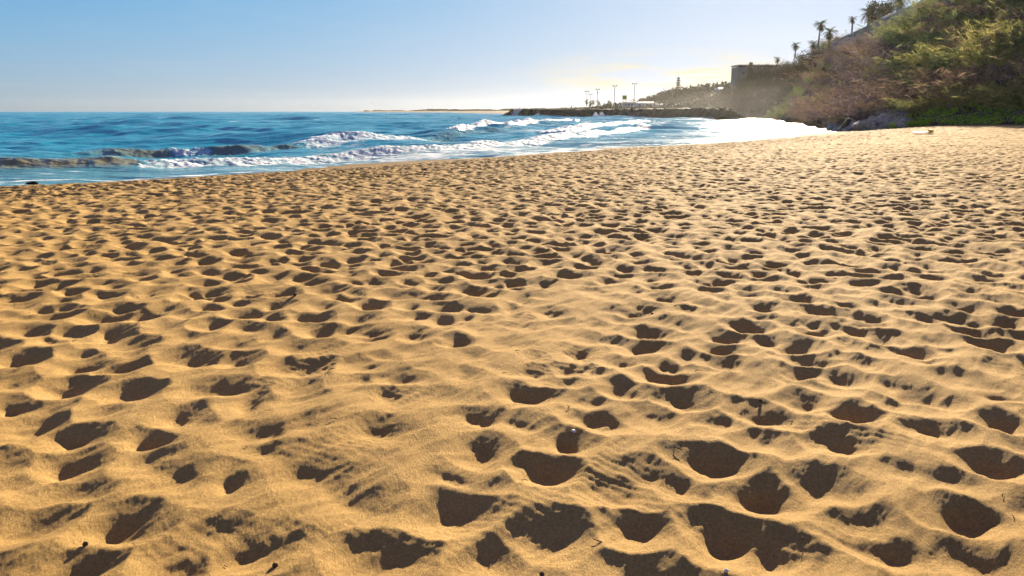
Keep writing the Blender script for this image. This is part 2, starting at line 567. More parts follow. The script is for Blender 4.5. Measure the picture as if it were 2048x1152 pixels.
def sand_base(x, y, s=None, f=None):
    if s is None: s = shore_d(x, y)
    if f is None: f = foot_d(x, y)
    z = np.where(s > 0, SEA + 0.85 * (1 - np.exp(-np.maximum(s, 0) / 11.0)) / (1 - math.exp(-29 / 11.0)), SEA + 0.055 * s)
    z = np.maximum(z, -4)
    z = z + 0.45 * sstep(-26, 0, f) * sstep(2, 14, s)
    return z


# ------------------------------------------------------------------ beach: footprints
# dark hollows seen in the photo: x, y, width in its pixels, depth factor
PITS = [(155, 721, 50, 1), (115, 762, 75, 1), (245, 775, 100, .8), (20, 708, 70, 1), (8, 800, 40, 1), (45, 840, 80, .8), (127, 865, 60, .9),
        (130, 915, 110, 1.1), (278, 873, 95, 1.1), (220, 1050, 130, .9), (120, 1140, 170, .7), (447, 962, 60, 1.1), (605, 950, 100, .9),
        (795, 755, 60, 1), (768, 793, 65, 1), (740, 865, 90, 1), (945, 835, 60, 1), (890, 1022, 120, .8), (620, 1095, 90, 1), (460, 1100, 70, .8),
        (590, 730, 80, .6), (462, 712, 45, .7), (375, 708, 60, .7), (1085, 945, 130, .9), (1147, 702, 48, 1), (1055, 742, 52, .9),
        (1045, 790, 80, 1), (1330, 750, 70, 1.2), (1550, 722, 70, 1), (1605, 740, 55, .9), (1675, 750, 48, .8), (1365, 803, 55, .8),
        (1295, 830, 55, .6), (1520, 833, 55, .8), (1610, 805, 60, .7), (1712, 828, 72, 1.2), (1850, 795, 80, .8), (1855, 860, 60, .9),
        (2005, 845, 115, 1.1), (1985, 930, 115, 1.2), (1940, 1045, 115, 1.2), (1535, 1000, 95, 1.2), (1445, 1085, 115, 1.2), (1420, 930, 120, .9),
        (1120, 888, 55, 1), (1250, 1065, 100, .6), (1090, 1082, 100, .6), (1585, 880, 48, .8), (1680, 890, 65, .8), (1715, 945, 80, .8),
        (1640, 980, 100, .6), (1230, 990, 90, .6), (1530, 885, 50, .6), (1965, 770, 60, .5), (1818, 702, 60, .9),
        (200, 626, 80, 1), (275, 624, 80, 1), (95, 622, 60, .9), (135, 655, 55, .7), (415, 645, 65, .8), (490, 623, 55, 1), (630, 655, 80, .9), (690, 652, 80, .8),
        (612, 560, 62, 1), (552, 583, 40, 1), (382, 587, 72, 1), (405, 560, 60, .8), (650, 578, 70, .8), (640, 534, 70, .9), (350, 542, 50, .9),
        (455, 545, 35, .8), (790, 517, 42, 1), (700, 512, 32, 1), (545, 513, 36, .9), (940, 574, 50, 1.1), (913, 682, 62, 1.1), (790, 587, 45, .8),
        (818, 607, 32, .8), (828, 626, 34, .9), (120, 535, 60, 1), (65, 556, 34, .9), (20, 589, 44, 1), (30, 525, 60, .7), (115, 500, 48, .9), (220, 506, 50, .9),
        (310, 506, 46, .9), (640, 440, 50, .9), (675, 441, 50, .9), (632, 461, 40, .8), (690, 462, 45, .9), (372, 449, 50, .9), (360, 479, 36, .8),
        (425, 466, 50, .9), (62, 438, 50, .9), (110, 443, 46, .9), (175, 458, 34, .8), (1126, 546, 40, .9), (1093, 620, 64, 1), (1188, 517, 48, 1),
        (1240, 493, 30, .8), (1300, 550, 26, .9), (1265, 576, 34, .8), (1265, 620, 40, .9), (1303, 660, 62, .8), (1270, 688, 50, .9), (1420, 562, 48, 1.1),
        (1500, 650, 68, 1.1), (1452, 672, 48, 1), (1440, 693, 52, 1), (1625, 660, 42, 1), (1590, 692, 46, .8), (1530, 615, 38, 1), (1645, 622, 56, 1),
        (1595, 595, 42, .9), (1850, 590, 62, 1.2), (1710, 660, 52, 1), (1765, 675, 48, .8), (1875, 680, 68, .9), (1950, 660, 70, 1), (1985, 690, 80, 1),
        (2035, 625, 52, 1), (2010, 645, 52, 1), (1840, 635, 52, .8), (1715, 500, 34, 1), (1697, 526, 42, 1), (1515, 500, 38, 1), (1600, 506, 26, 1),
        (2040, 1100, 90, 1), (1950, 1130, 90, .8), (1560, 1120, 80, .6), (700, 1010, 80, .5), (760, 1120, 110, .6), (330, 1130, 90, .6), (980, 1120, 90, .5), (30, 1050, 90, .6)]
CELL = 0.33
X0, Y0 = -110.0, -30.0
NX, NY = int(190 / CELL), int(150 / CELL)
r_ = np.random.default_rng(5)
gi, gj = np.meshgrid(np.arange(NX), np.arange(NY), indexing='ij')
sx = X0 + (gi + .5 + (r_.random((NX, NY)) - .5) * .86) * CELL
sy = Y0 + (gj + .5 + (r_.random((NX, NY)) - .5) * .86) * CELL
trample = fbm(sx * .22, sy * .22, 40, 3)
q = r_.random((NX, NY))
sdep = (.32 + .80 * q ** 1.5) * (.50 + .75 * np.clip(trample + .35, 0, 1))   # depth of the hollow itself, many are almost filled
sdep = sdep * (1 + 1.05 * sstep(4, 11, sy))
srad = .050 + .038 * r_.random((NX, NY))
sang = r_.normal(-.65, .6, (NX, NY))          # long axis, mostly along the walking line
sasp = 1.1 + .75 * r_.random((NX, NY))
soff = (r_.random((NX, NY)) - .3) * .02
skk = .75 + .5 * r_.random((NX, NY))
alive = np.ones((NX, NY), bool)
for (px, py, w, dp) in PITS:
    x, y = G(px, py, 0.0)
    rad = w * math.hypot(y, CAMZ) / F / 2
    i, j = int((x - X0) / CELL), int((y - Y0) / CELL)
    for a in range(-1, 2):
        for b in range(-1, 2):
            if math.hypot(sx[i + a, j + b] - x, sy[i + a, j + b] - y) < .11 + rad * .5 and sdep[i + a, j + b] < 2:
                alive[i + a, j + b] = False
    alive[i, j] = True
    sx[i, j], sy[i, j] = x + .02, y + .03
    sdep[i, j] = 3.0 + min(max((dp - .5) * 2.0, .25), 1.2)            # marks a placed hollow
    srad[i, j] = min(max(rad * .78, .045), .088)
    sasp[i, j] = 1.0 + .35 * r_.random()
    soff[i, j] = -.012
placed = sdep > 2
sdep = np.where(placed, (sdep - 3.0) * 1.1, sdep)

T_x, T_y, T_c, T_s, T_a, T_al, T_k, T_o, T_r, T_d = [np.asarray(t_, np.float32).ravel() for t_ in
    (sx, sy, np.cos(sang), np.sin(sang), sasp, alive, skk, soff, srad, sdep)]


def track(x, y, px0, py0, px1, py1, w):
    """soft mask of a smoother lane between two photo points"""
    a, b = G(px0, py0), G(px1, py1)
    d, _ = poly_dist(x, y, [a, b])
    return 1 - sstep(w * .5, w, np.abs(d))


def sand_height(x, y):
    s = shore_d(x, y); f = foot_d(x, y)
    base = sand_base(x, y, s, f)
    z = base + .035 * fbm(x * .35, y * .35, 3, 3)
    # warped copy of the plan so that no hollow is a clean oval
    wx = x + .06 * gnoise(x * 3.1, y * 3.1, 10) + .022 * gnoise(x * 8, y * 8, 11)
    wy = y + .06 * gnoise(x * 3.1, y * 3.1, 12) + .022 * gnoise(x * 8, y * 8, 13)
    near = (s > -1) & (x > X0 + 1) & (x < X0 + 188) & (y > Y0 + 1) & (y < Y0 + 148)
    wx = wx.astype(np.float32); wy = wy.astype(np.float32)
    idx = np.nonzero(near)[0]
    wxi, wyi = wx[idx], wy[idx]
    ci = ((wxi - X0) / CELL).astype(int); cj = ((wyi - Y0) / CELL).astype(int)
    acc = np.zeros(len(idx), np.float32); hol = np.zeros(len(idx), np.float32)
    KS = 420.0
    for a in range(-2, 3):
        for b in range(-2, 3):
            ii = np.clip(ci + a, 0, NX - 1); jj = np.clip(cj + b, 0, NY - 1)
            ij = ii * NY + jj
            ex = wxi - T_x[ij]; ey = wyi - T_y[ij]
            co = T_c[ij]; si = T_s[ij]; asp = T_a[ij]
            u = (ex * co - ey * si); v = (ex * si + ey * co)
            v, u = v / asp * 1.1, u * 1.05
            d2 = u * u + v * v
            al = T_al[ij]
            acc += al * np.exp(-KS * np.minimum(T_k[ij] * d2 + T_o[ij], np.float32(.4)))
            rr = T_r[ij]
            e = d2 / (rr * rr)
            q_ = np.sqrt(e)
            prof = np.float32(.75) * np.exp(-(e * q_)) + np.float32(.30) * np.exp(-e / np.float32(4.5)) - np.float32(.10) * np.exp(-((q_ - np.float32(2.4)) / np.float32(.7)) ** 2)   # hollow and pushed-up rim
            hol += al * T_d[ij] * prof
    cup = -np.log(np.maximum(acc, 1e-9)) / KS
    cup = .05 * np.tanh(cup / .05)
    xs, ys, ss = x[idx], y[idx], s[idx]
    lane = np.maximum(track(xs, ys, 560, 1000, 1480, 385, .55) * .55, track(xs, ys, 2040, 760, 1290, 360, .22) * .6)
    edge = sstep(.3, 4, ss)
    calm = .85 + .38 * sstep(-.25, .3, fbm(xs * .5, ys * .5, 30, 2))
    far_ = 1 + .18 * sstep(5, 12, ys) + .9 * (1 - sstep(7, 15, ss)) * sstep(.8, 2.5, ss)
    z[idx] += edge * far_ * ((1 - .75 * lane) * calm * .88 * (cup - .025) - (1 - .8 * lane) * .036 * hol)
    # small wind-worked relief, drawn out along the wind
    c, sn = math.cos(.62), math.sin(.62)
    al_, ac_ = xs * sn + ys * c, xs * c - ys * sn
    streak = .55 * fbm(al_ * 2.2, ac_ * 7.0, 50, 3) + .25 - 1.1 * np.abs(gnoise(al_ * 1.6 + .5 * gnoise(xs * 2, ys * 2, 57), ac_ * 4.6, 55)) - .5 * np.abs(gnoise(al_ * 3.6, ac_ * 9.5, 56))
    z[idx] += edge * .024 * streak
    rip = np.sin(2 * np.pi * (al_ / .055 + .9 * gnoise(xs * 3, ys * 3, 60) + .5 * gnoise(xs * 9, ys * 9, 61)))
    rm = sstep(.12, .45, gnoise(xs * 1.2, ys * 1.2, 62) + .35 * lane)
    z[idx] += .0013 * rip * rm
    z[idx] += .0013 * fbm(xs * 17, ys * 26, 64, 2, .5) + .0013 * fbm(al_ * 38, ac_ * 75, 66, 2, .7) + .0007 * gnoise(xs * 130, ys * 130, 68)
    return z, s


def polar(r0, r1, nr, segs):
    """rows in equal ratios, columns by (from, to, count) in degrees"""
    r = r0 * (r1 / r0) ** np.linspace(0, 1, nr)
    a = np.concatenate([np.linspace(p, q_, n_, endpoint=False) for p, q_, n_ in segs] + [[segs[-1][1]]])
    a = np.radians(a)
    rr, aa = np.meshgrid(r, a, indexing='ij')
    return (rr * np.sin(aa)).ravel(), (rr * np.cos(aa)).ravel(), nr, len(a)


def gridfaces(nr, nc, keep=None):
    i = np.arange(nr * nc).reshape(nr, nc)
    f = np.stack([i[:-1, :-1], i[:-1, 1:], i[1:, 1:], i[1:, :-1]], -1).reshape(-1, 4)
    if keep is not None:
        k = keep.reshape(-1)
        f = f[k[f].any(1)]
        used = np.zeros(nr * nc, bool); used[f] = True
        mp = np.cumsum(used) - 1
        return mp[f], used
    return f, np.ones(nr * nc, bool)


def add_attr(me, name, vals):
    a = me.attributes.new(name, 'FLOAT', 'POINT')
    a.data.foreach_set('value', np.asarray(vals, np.float32))


bx, by, nr, nc = polar(.55, 135, 1750, [(-110, -37, 130), (-37, 37, 1150), (37, 95, 110)])
bs0 = shore_d(bx, by)
f_, used = gridfaces(nr, nc, (bs0 > -6) & (foot_d(bx, by) < 5))
bx, by = bx[used], by[used]
bz, bs = sand_height(bx, by)
me = npmesh("beach", np.stack([bx, by, bz], 1), f_, True)
wn_ = fbm(bx * .9, by * .9, 70, 4)
wet = (1 - sstep(.3, 2.2, bs + .8 * wn_)) * .75
litter = sstep(-.12, .26, fbm(bx * 1.6, by * 1.0, 74, 5, .62)) * (1 - sstep(4, 17, bs)) * sstep(.4, 1.2, bs)
add_attr(me, 'wet', np.maximum(np.maximum(wet, .8 * litter), .32 * (1 - sstep(2, 15, bs + 3 * wn_))))
beach = tag(obj("beach", me, M['sand']), kind='structure')
del f_, used


def ground(x, y):
    """surface height of the sand at one spot"""
    z, _ = sand_height(np.array([x], float), np.array([y], float))
    return float(z[0])


# ------------------------------------------------------------------ sea
BR1 = [(-600, 372), (-300, 360), (0, 346), (300, 338), (500, 326), (700, 313), (900, 303), (1050, 288), (1150, 277), (1260, 262), (1330, 252)]
BR2 = [(-200, 330), (120, 308), (260, 303), (500, 299), (640, 292), (700, 286), (860, 281), (950, 268), (1040, 255), (1120, 246)]
BR3 = [(930, 262), (985, 255), (1045, 252), (1090, 244), (1150, 242)]
BR4 = [(1130, 268), (1190, 256), (1240, 249), (1300, 245)]


def breaker(x, y, pts, width, back):
    P = [G(a, b, SEA) for a, b in pts]
    par = [a for a, b in pts]
    d, p = poly_dist(x, y, P, par)
    qd = -d                                      # offshore positive
    return qd, p


def bump1(q_, front, back):
    return np.where(q_ < front, sstep(0, front, q_), np.exp(-((q_ - front) / back) ** 2 * .9) * .8 + .2 * np.exp(-np.abs(q_ - front) / (back * 2)))


sxx, syy, nr, nc = polar(19, 3300, 1000, [(-68, -36, 90), (-36, 33, 1000), (33, 48, 50)])
ss_ = shore_d(sxx, syy)
f_, used = gridfaces(nr, nc, ss_ < 2.0)
sxx, syy, ss_ = sxx[used], syy[used], ss_[used]
off = -ss_
rr = np.hypot(sxx, syy)
zz = np.zeros_like(sxx)
wr = np.random.default_rng(21)
for k in range(22):
    lam = 1.8 * 1.16 ** k
    ang = R(215) + wr.normal(0, .42)
    kx, ky = math.sin(ang), math.cos(ang)
    amp = .0125 * lam ** .85 * .62
    ph = 2 * np.pi * ((sxx * kx + syy * ky) / lam + .35 * gnoise(sxx / (lam * 4), syy / (lam * 4), 80 + k)) + wr.random() * 6.28
    fade = 1 - sstep(.18, .42, rr * .0058 / lam)
    zz += (1.15 if lam > 6 else 1) * amp * fade * (np.abs(np.sin(ph / 2)) * -2 + 1.2)
zz *= .42 + .58 * sstep(2, 28, off)
foam = np.zeros_like(zz)
turb = .32 * (1 - sstep(4, 20, off))
nzA = fbm(sxx * .8, syy * .8, 90, 4)
nzB = fbm(sxx * .16, syy * .16, 95, 3)
nzC = fbm(sxx * 2.6, syy * 2.6, 99, 4, .6)

# first breaker, close to the sand
q1, p1 = breaker(sxx + .5 * nzB, syy + .6 * nzA * .5, BR1, 0, 0)
a1 = np.interp(p1, [-600, 0, 250, 320, 700, 900, 1050, 1200, 1330], [.24, .30, .36, .38, .42, .34, .42, .45, .3]) * (1 + .3 * nzB)
white1 = np.interp(p1 + 45 * nzA + 25 * nzC, [-600, 285, 325, 1330], [0, 0, 1, 1])
h1 = a1 * (1 - .2 * white1) * bump1(q1, 2.1 - .3 * white1, 1.7) * sstep(-.01, .05, q1)
zz += h1 + white1 * .09 * nzC * np.exp(-((q1 - 1.2) / 1.3) ** 2)
foam = np.maximum(foam, white1 * (.54 * np.exp(-(np.maximum(np.abs(q1 - 1.0) - .9, 0) / .6) ** 2)))
face1 = (1 - white1) * np.exp(-((q1 - 1.1) / 1.2) ** 2)
turb = np.maximum(turb, face1)
zz += .035 * nzC * face1 + .05 * nzA * face1
foam = np.maximum(foam, (1 - white1) * (.30 + .35 * nzC + .25 * nzB) * np.exp(-((q1 - 2.1) / .35) ** 2))
# second breaker
q2, p2 = breaker(sxx + .9 * nzB, syy + .8 * nzA * .5, BR2, 0, 0)
a2 = np.interp(p2, [-200, 120, 260, 400, 640, 860, 950, 1120], [0, .15, .42, .48, .36, .38, .34, .22]) * (1 + .12 * nzB)
white2 = np.interp(p2 + 14 * nzA + 14 * nzC, [-200, 318, 330, 400, 408, 515, 560, 600, 648, 665, 880, 900, 1000, 1040, 1120], [0, 0, 1, 1, .05, .05, .35, .1, .5, 1, 1, .45, .3, .8, .3])
h2 = a2 * bump1(q2, 1.5 + .9 * white2, 2.6)
zz += h2 + white2 * .12 * nzC * np.exp(-((q2 - 1.6) / 1.8) ** 2)
wid2 = np.interp(p2, [-200, 400, 650, 860, 1120], [.5, .6, 1.6, 1.6, .8])
foam = np.maximum(foam, white2 * (.54 * np.exp(-(np.maximum(np.abs(q2 - 1.3) - wid2, 0) / .7) ** 2)))
face2 = (1 - white2) * np.exp(-((q2 - 1.0) / 1.6) ** 2) * np.interp(p2, [-200, 150, 260, 900, 1120], [0, .2, .9, .9, .3])
turb = np.maximum(turb, face2 * .9)
zz += .06 * nzC * face2 + .07 * nzA * face2
foam = np.maximum(foam, face2 * (.42 + .4 * nzC + .3 * nzB) * np.exp(-((q2 - 1.7) / .5) ** 2))
for BR, A, ph in ((BR3, .8, 0), (BR4, .6, 1)):
    q3, p3 = breaker(sxx + 1.2 * nzB, syy + 1.5 * nzA, BR, 0, 0)
    m3 = np.exp(-((q3 - 1.5) / 2.0) ** 2)
    zz += A * .8 * bump1(q3, 1.6, 2.8) * m3 + .2 * nzC * m3
    foam = np.maximum(foam, .85 * m3)
# wash between the first breaker and the sand, and the foamy shallows of the bay
inside = sstep(.4, -.6, q1) * (off > -3)
foam = np.maximum(foam, inside * (.29 + .20 * sstep(250, 800, p1) * (1 - sstep(900, 1250, p1)) + .16 * nzB + .10 * nzA))
foam = np.maximum(foam, .60 * np.exp(-((off - .25) / .35) ** 2))
bay = sstep(-2, 30, sxx - .02 * syy) * (1 - sstep(70, 130, off)) * sstep(38, 60, syy)
foam = np.maximum(foam, bay * (.22 + .40 * nzB + .20 * nzA))
mid = (q1 > 1) & (q2 < .5)
foam = np.maximum(foam, np.where(mid, .24 + .25 * nzB + .08 * sstep(300, 900, p1), 0))
# stray whitecaps
cap = sstep(.52, .62, fbm(sxx * .05, syy * .16, 120, 4, .6)) * sstep(60, 140, off)
foam = np.maximum(foam, .55 * cap)
me = npmesh("sea", np.stack([sxx, syy, SEA + zz], 1), f_, True)
add_attr(me, 'foam', np.clip(foam, 0, 1.1)); add_attr(me, 'turbid', np.clip(turb, 0, 1))
sea = tag(obj("sea", me, M['sea']), kind='structure')
del f_, used

# ------------------------------------------------------------------ hill
def hill_height(x, y, f=None):
    if f is None: f = foot_d(x, y)
    top = np.interp(y, [0, 104, 130, 215, 245, 290, 340, 400, 520], [20.5, 20.5, 15.6, 15.4, 14, 9.5, 5.5, 4, 3.5])
    dpl = np.interp(y, [0, 100, 128, 220, 300, 500], [38, 37, 15.5, 15.0, 24, 30])
    t = np.clip(f / dpl, 0, 1)
    z = top * (.35 * t + .65 * t * t * (3 - 2 * t))
    n_ = fbm(x * .09, y * .09, 130, 4)
    z = z + n_ * 1.8 * sstep(1, 8, f) * (1 - sstep(.85, 1.05, f / dpl))
    # land behind the retaining wall is level with its top
    wd, wp = poly_dist(x, y, WALL, list(range(len(WALL))))
    z = np.where((wd > .6) & (f > 8) & (y < 235) & (y > 126), np.maximum(z, 18.6 * sstep(.6, 1.4, wd) + z * (1 - sstep(.6, 1.4, wd))), z)
    zb = sand_base(x, y, None, f)
    return np.where(f < 0, zb + .10 * f, zb + z)


WALL = [(64.4, 124), (66.8, 136), (75.5, 178), (84.3, 220)]
hx, hy = np.meshgrid(np.arange(34, 262, 1.25), np.arange(36, 472, 1.25), indexing='ij')
nr, nc = hx.shape
hx, hy = hx.ravel(), hy.ravel()
hf = foot_d(hx, hy)
f_, used = gridfaces(nr, nc, (hf > -2.5) & (hf < 75))
hx, hy = hx[used], hy[used]
hz = hill_height(hx, hy)
hill = tag(obj("hill", npmesh("hill", np.stack([hx, hy, hz], 1), f_, True), M['soil']), kind='structure')


def hz1(x, y):
    return float(hill_height(np.array([x], float), np.array([y], float))[0])


# retaining wall along the top, with piers and a coping
wroot = empty("retaining_wall", (WALL[1][0], WALL[1][1], 15))
tag(wroot, "long plain retaining wall climbing along the top of the hillside under the palms", "wall")
TOPZ = 19.0


def ribbon(P, off0, off1, z0, z1):
    P = [Vector((a, b, 0)) for a, b in P]
    v = []; fcs = []
    for i, p in enumerate(P):
        t = (P[min(i + 1, len(P) - 1)] - P[max(i - 1, 0)]).normalized()
        n_ = Vector((t.y, -t.x, 0))
        for o_, z_ in ((off0, z0), (off1, z0), (off1, z1), (off0, z1)):
            v.append(p + n_ * o_ + Vector((0, 0, z_)))
    for i in range(len(P) - 1):
        for k in range(4):
            fcs.append((i * 4 + k, i * 4 + (k + 1) % 4, i * 4 + 4 + (k + 1) % 4, i * 4 + 4 + k))
    fcs += [(0, 1, 2, 3), (len(P) * 4 - 1, len(P) * 4 - 2, len(P) * 4 - 3, len(P) * 4 - 4)]
    return v, fcs


for nm, a in (("wall_body", (-.25, .6, 11.0, TOPZ)), ("coping", (-.4, .75, TOPZ, TOPZ + .18))):
    m = MB(); m.add(*ribbon([(p[0], p[1]) for p in WALL], *a))
    o = m.build(nm, M['wall'] if nm == "wall_body" else M['pier'], wroot)
    o.matrix_parent_inverse = Matrix.Translation(-wroot.location)
Wl = [Vector((a, b, 0)) for a, b in WALL]
for k, (px) in enumerate((1700, 1738, 1790)):
    # pier where the photo shows a pale upright on the wall face
    best = min(((abs(1024 + F * (p.x / (p.y * .977)) - px), p) for i in range(len(Wl) - 1) for t in np.linspace(0, 1, 60) for p in [Wl[i].lerp(Wl[i + 1], t)]), key=lambda e: e[0])[1]
    m = MB(); m.box((best.x - .55, best.y - .1, 15.2), (.6, .8, 7.4), -.2)
    o = m.build("pier", M['pier'], wroot)
    o.matrix_parent_inverse = Matrix.Translation(-wroot.location)

# ------------------------------------------------------------------ foliage
def leaf_quads(c, dirs, ln, wd, rng):
    """n leaf quads, centres c, long axes dirs"""
    n_ = len(c)
    rnd = rng.normal(size=(n_, 3))
    side = np.cross(dirs, rnd); side /= np.linalg.norm(side, axis=1, keepdims=True) + 1e-9
    a = dirs * ln[:, None] * .5; b = side * wd[:, None] * .5
    v = np.stack([c - a, c + b, c + a, c - b], 1).reshape(-1, 3)
    f = np.arange(n_ * 4).reshape(-1, 4)
    return v, f


def unit(v):
    return v / (np.linalg.norm(v, axis=-1, keepdims=True) + 1e-9)


def bush_mesh(name, seed, n=1800, lf=.17, flat=.75):
    """leafy bush about 2 m radius: uneven clumps of small leaves"""
    g = np.random.default_rng(seed)
    nb = 16
    cc = unit(g.normal(size=(nb, 3))) * (g.random((nb, 1)) ** .5) * np.array([1.45, 1.45, 1.0]); cc[:, 2] = np.abs(cc[:, 2]) * 1.1 + .1
    cr_ = .35 + .45 * g.random(nb)
    k = g.integers(0, nb, n)
    p = unit(g.normal(size=(n, 3))) * (g.random((n, 1)) ** .4) * cr_[k][:, None] * np.array([1, 1, flat]) + cc[k]
    p[:, 2] = np.maximum(p[:, 2], -.3)
    d = unit(unit(p - np.array([0, 0, .2])) + g.normal(size=(n, 3)) * .9)
    v, f = leaf_quads(p, d, lf * (.7 + .8 * g.random(n)), lf * (.35 + .35 * g.random(n)), g)
    return npmesh(name, v, f)


def cane_mesh(name, seed, n=110, blades=9, h=2.8):
    """clump of arching canes carrying long narrow leaves"""
    g = np.random.default_rng(seed)
    V = []; Fq = []; b = 0
    base = g.normal(size=(n, 2)) * .75
    lean = np.concatenate([base * .45 + g.normal(size=(n, 2)) * .38, np.ones((n, 1))], 1)
    hh = h * (.45 + .65 * g.random(n))
    P = []; D = []
    for i in range(n):
        t = g.random(blades) * .85 + .15
        bend = np.array([lean[i, 0], lean[i, 1], 0]) * .35
        pos = np.array([base[i, 0], base[i, 1], 0]) + np.outer(t * hh[i], lean[i] * .9) + np.outer(t * t * hh[i], bend) - np.outer(t ** 3, [0, 0, .25 * hh[i]])
        P.append(pos)
        D.append(unit(g.normal(size=(blades, 3)) * np.array([1, 1, .55]) + np.array([lean[i, 0] * 1.1, lean[i, 1] * 1.1, .35])))
        # the stalk
        st = np.array([base[i, 0], base[i, 1], -.3]); en = pos[np.argmax(t)]
        w = np.array([.02, .012, 0])
        V += [st - w, st + w, en + w * .4, en - w * .4]; Fq.append([b, b + 1, b + 2, b + 3]); b += 4
    P = np.concatenate(P); D = np.concatenate(D)
    v, f = leaf_quads(P, D, .45 + .55 * g.random(len(P)), .05 + .08 * g.random(len(P)), g)
    return npmesh(name, np.concatenate([np.array(V), v]), np.concatenate([np.array(Fq), f + b]))


def crown_mesh(name, seed, rx, rz, n=2600, lf=.3, nb=22, spiky=0.0):
    """tree crown: clumps round an irregular volume with gaps, centre at 0"""
    g = np.random.default_rng(seed)
    cc = unit(g.normal(size=(nb, 3))) * (.35 + .65 * g.random((nb, 1)) ** .5) * np.array([rx, rx, rz]) * .8
    cr_ = (.20 + .25 * g.random(nb)) * min(rx, rz) * 1.15
    k = g.integers(0, nb, n)
    p = unit(g.normal(size=(n, 3))) * (g.random((n, 1)) ** .45) * cr_[k][:, None] + cc[k]
    d = unit(unit(p) * (.6 + spiky) + g.normal(size=(n, 3)) * .7)
    v, f = leaf_quads(p, d, lf * (.7 + .9 * g.random(n)), lf * (.35 + .3 * g.random(n)), g)
    return npmesh(name, v, f)


# hillside bushes
kinds = {}
for i in range(4):
    for key, mk, fn in (('g', 'green', bush_mesh), ('y', 'yelgreen', bush_mesh), ('b', 'brown', cane_mesh), ('m', 'mauve', cane_mesh), ('c', 'green', cane_mesh), ('d', 'yelgreen', cane_mesh)):
        seed_ = 300 + i * 10 + 'gybmcd'.index(key)
        me = fn({'g': 'green_bush', 'y': 'yellow_green_bush', 'b': 'dry_cane_clump', 'm': 'mauve_scrub', 'c': 'green_cane_clump', 'd': 'golden_cane_clump'}[key], seed_)
        me.materials.append(M[mk])
        kinds.setdefault(key, []).append(me)
LAB = {
    'g': ("green_bush", "dense green leafy bush on the steep hillside above the beach", "bush", "green bushes on the hillside"),
    'y': ("yellow_green_bush", "yellow green leafy bush catching the light on the hillside", "bush", "yellow green bushes on the hillside"),
    'b': ("dry_cane_clump", "dry brown clump of canes on the lower hillside slope", "cane clump", "dry brown cane clumps on the hillside"),
    'm': ("mauve_scrub", "dull mauve brown scrub clump on the shaded slope below the wall", "scrub", "mauve brown scrub on the hillside"),
    'c': ("green_cane_clump", "green clump of tall reedy canes high on the hillside", "cane clump", "green cane clumps on the hillside"),
    'd': ("golden_cane_clump", "golden lit clump of reedy canes on the hillside", "cane clump", "golden cane clumps on the hillside"),
}
g = np.random.default_rng(77)
pts = []
tries = 0
while len(pts) < 400 and tries < 40000:
    tries += 1
    near_ = tries < 20000
    if near_ and len(pts) >= 265: continue
    x = 38 + g.random() * (40 if near_ else 62); y = 62 + g.random() * 62 if near_ else 120 + g.random() * 130
    f = float(foot_d(np.array([x]), np.array([y]))[0])
    if f < 1.2 or f > (40 if y < 118 else 26) or x > .70 * y: continue
    wd = float(poly_dist(np.array([x]), np.array([y]), WALL)[0][0])
    if 122 < y < 222 and wd > -1.3: continue
    px = 1024 + F * x / (y * .98)
    sp = 2.1 if y < 124 else 2.9
    if px > 1765 and f < 4: continue
    # leave the boulders below the slope bare
    if f < (px - 1655) / 26 and 1680 < px < 1815: continue
    if any((x - a) ** 2 + (y - b) ** 2 < sp * sp for a, b, *_ in pts): continue
    pts.append((x, y, f, px))
for (x, y, f, px) in pts:
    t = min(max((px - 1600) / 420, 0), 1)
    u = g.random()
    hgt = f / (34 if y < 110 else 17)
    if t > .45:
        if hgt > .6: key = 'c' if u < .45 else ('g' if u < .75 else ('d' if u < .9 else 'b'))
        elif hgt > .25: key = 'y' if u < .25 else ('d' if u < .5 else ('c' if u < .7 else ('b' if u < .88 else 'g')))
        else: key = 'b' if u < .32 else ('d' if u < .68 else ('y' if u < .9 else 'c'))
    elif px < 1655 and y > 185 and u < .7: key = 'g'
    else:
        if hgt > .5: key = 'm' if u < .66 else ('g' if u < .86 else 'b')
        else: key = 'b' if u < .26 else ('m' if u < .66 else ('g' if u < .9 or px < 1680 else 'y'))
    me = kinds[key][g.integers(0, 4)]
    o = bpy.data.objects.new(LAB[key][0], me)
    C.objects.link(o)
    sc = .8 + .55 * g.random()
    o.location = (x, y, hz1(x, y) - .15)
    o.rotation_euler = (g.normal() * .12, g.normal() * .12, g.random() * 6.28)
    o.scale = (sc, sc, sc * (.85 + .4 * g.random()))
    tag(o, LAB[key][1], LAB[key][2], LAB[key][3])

# undergrowth that covers the soil between them
n_ = 42000
ux = 38 + g.random(n_ * 3) * 85; uy = 58 + g.random(n_ * 3) * 200
uf = foot_d(ux, uy)
px_ = 1024 + F * ux / (uy * .98)
k_ = (uf > .3) & (uf < 40) & ~((uf < (px_ - 1655) / 26) & (px_ > 1680) & (px_ < 1815))
ux, uy = ux[k_][:n_], uy[k_][:n_]
uz = hill_height(ux, uy)
p = np.stack([ux, uy, uz + .1 + .5 * g.random(len(ux))], 1)
d = unit(g.normal(size=(len(ux), 3)) * np.array([1, 1, .6]) + np.array([0, 0, .6]))
v, f = leaf_quads(p, d, .4 + .5 * g.random(len(ux)), .08 + .12 * g.random(len(ux)), g)
tag(obj("undergrowth", npmesh("undergrowth", v, f), M['mauve']), "tangle of dry undergrowth covering the hillside", "undergrowth", kind='stuff')

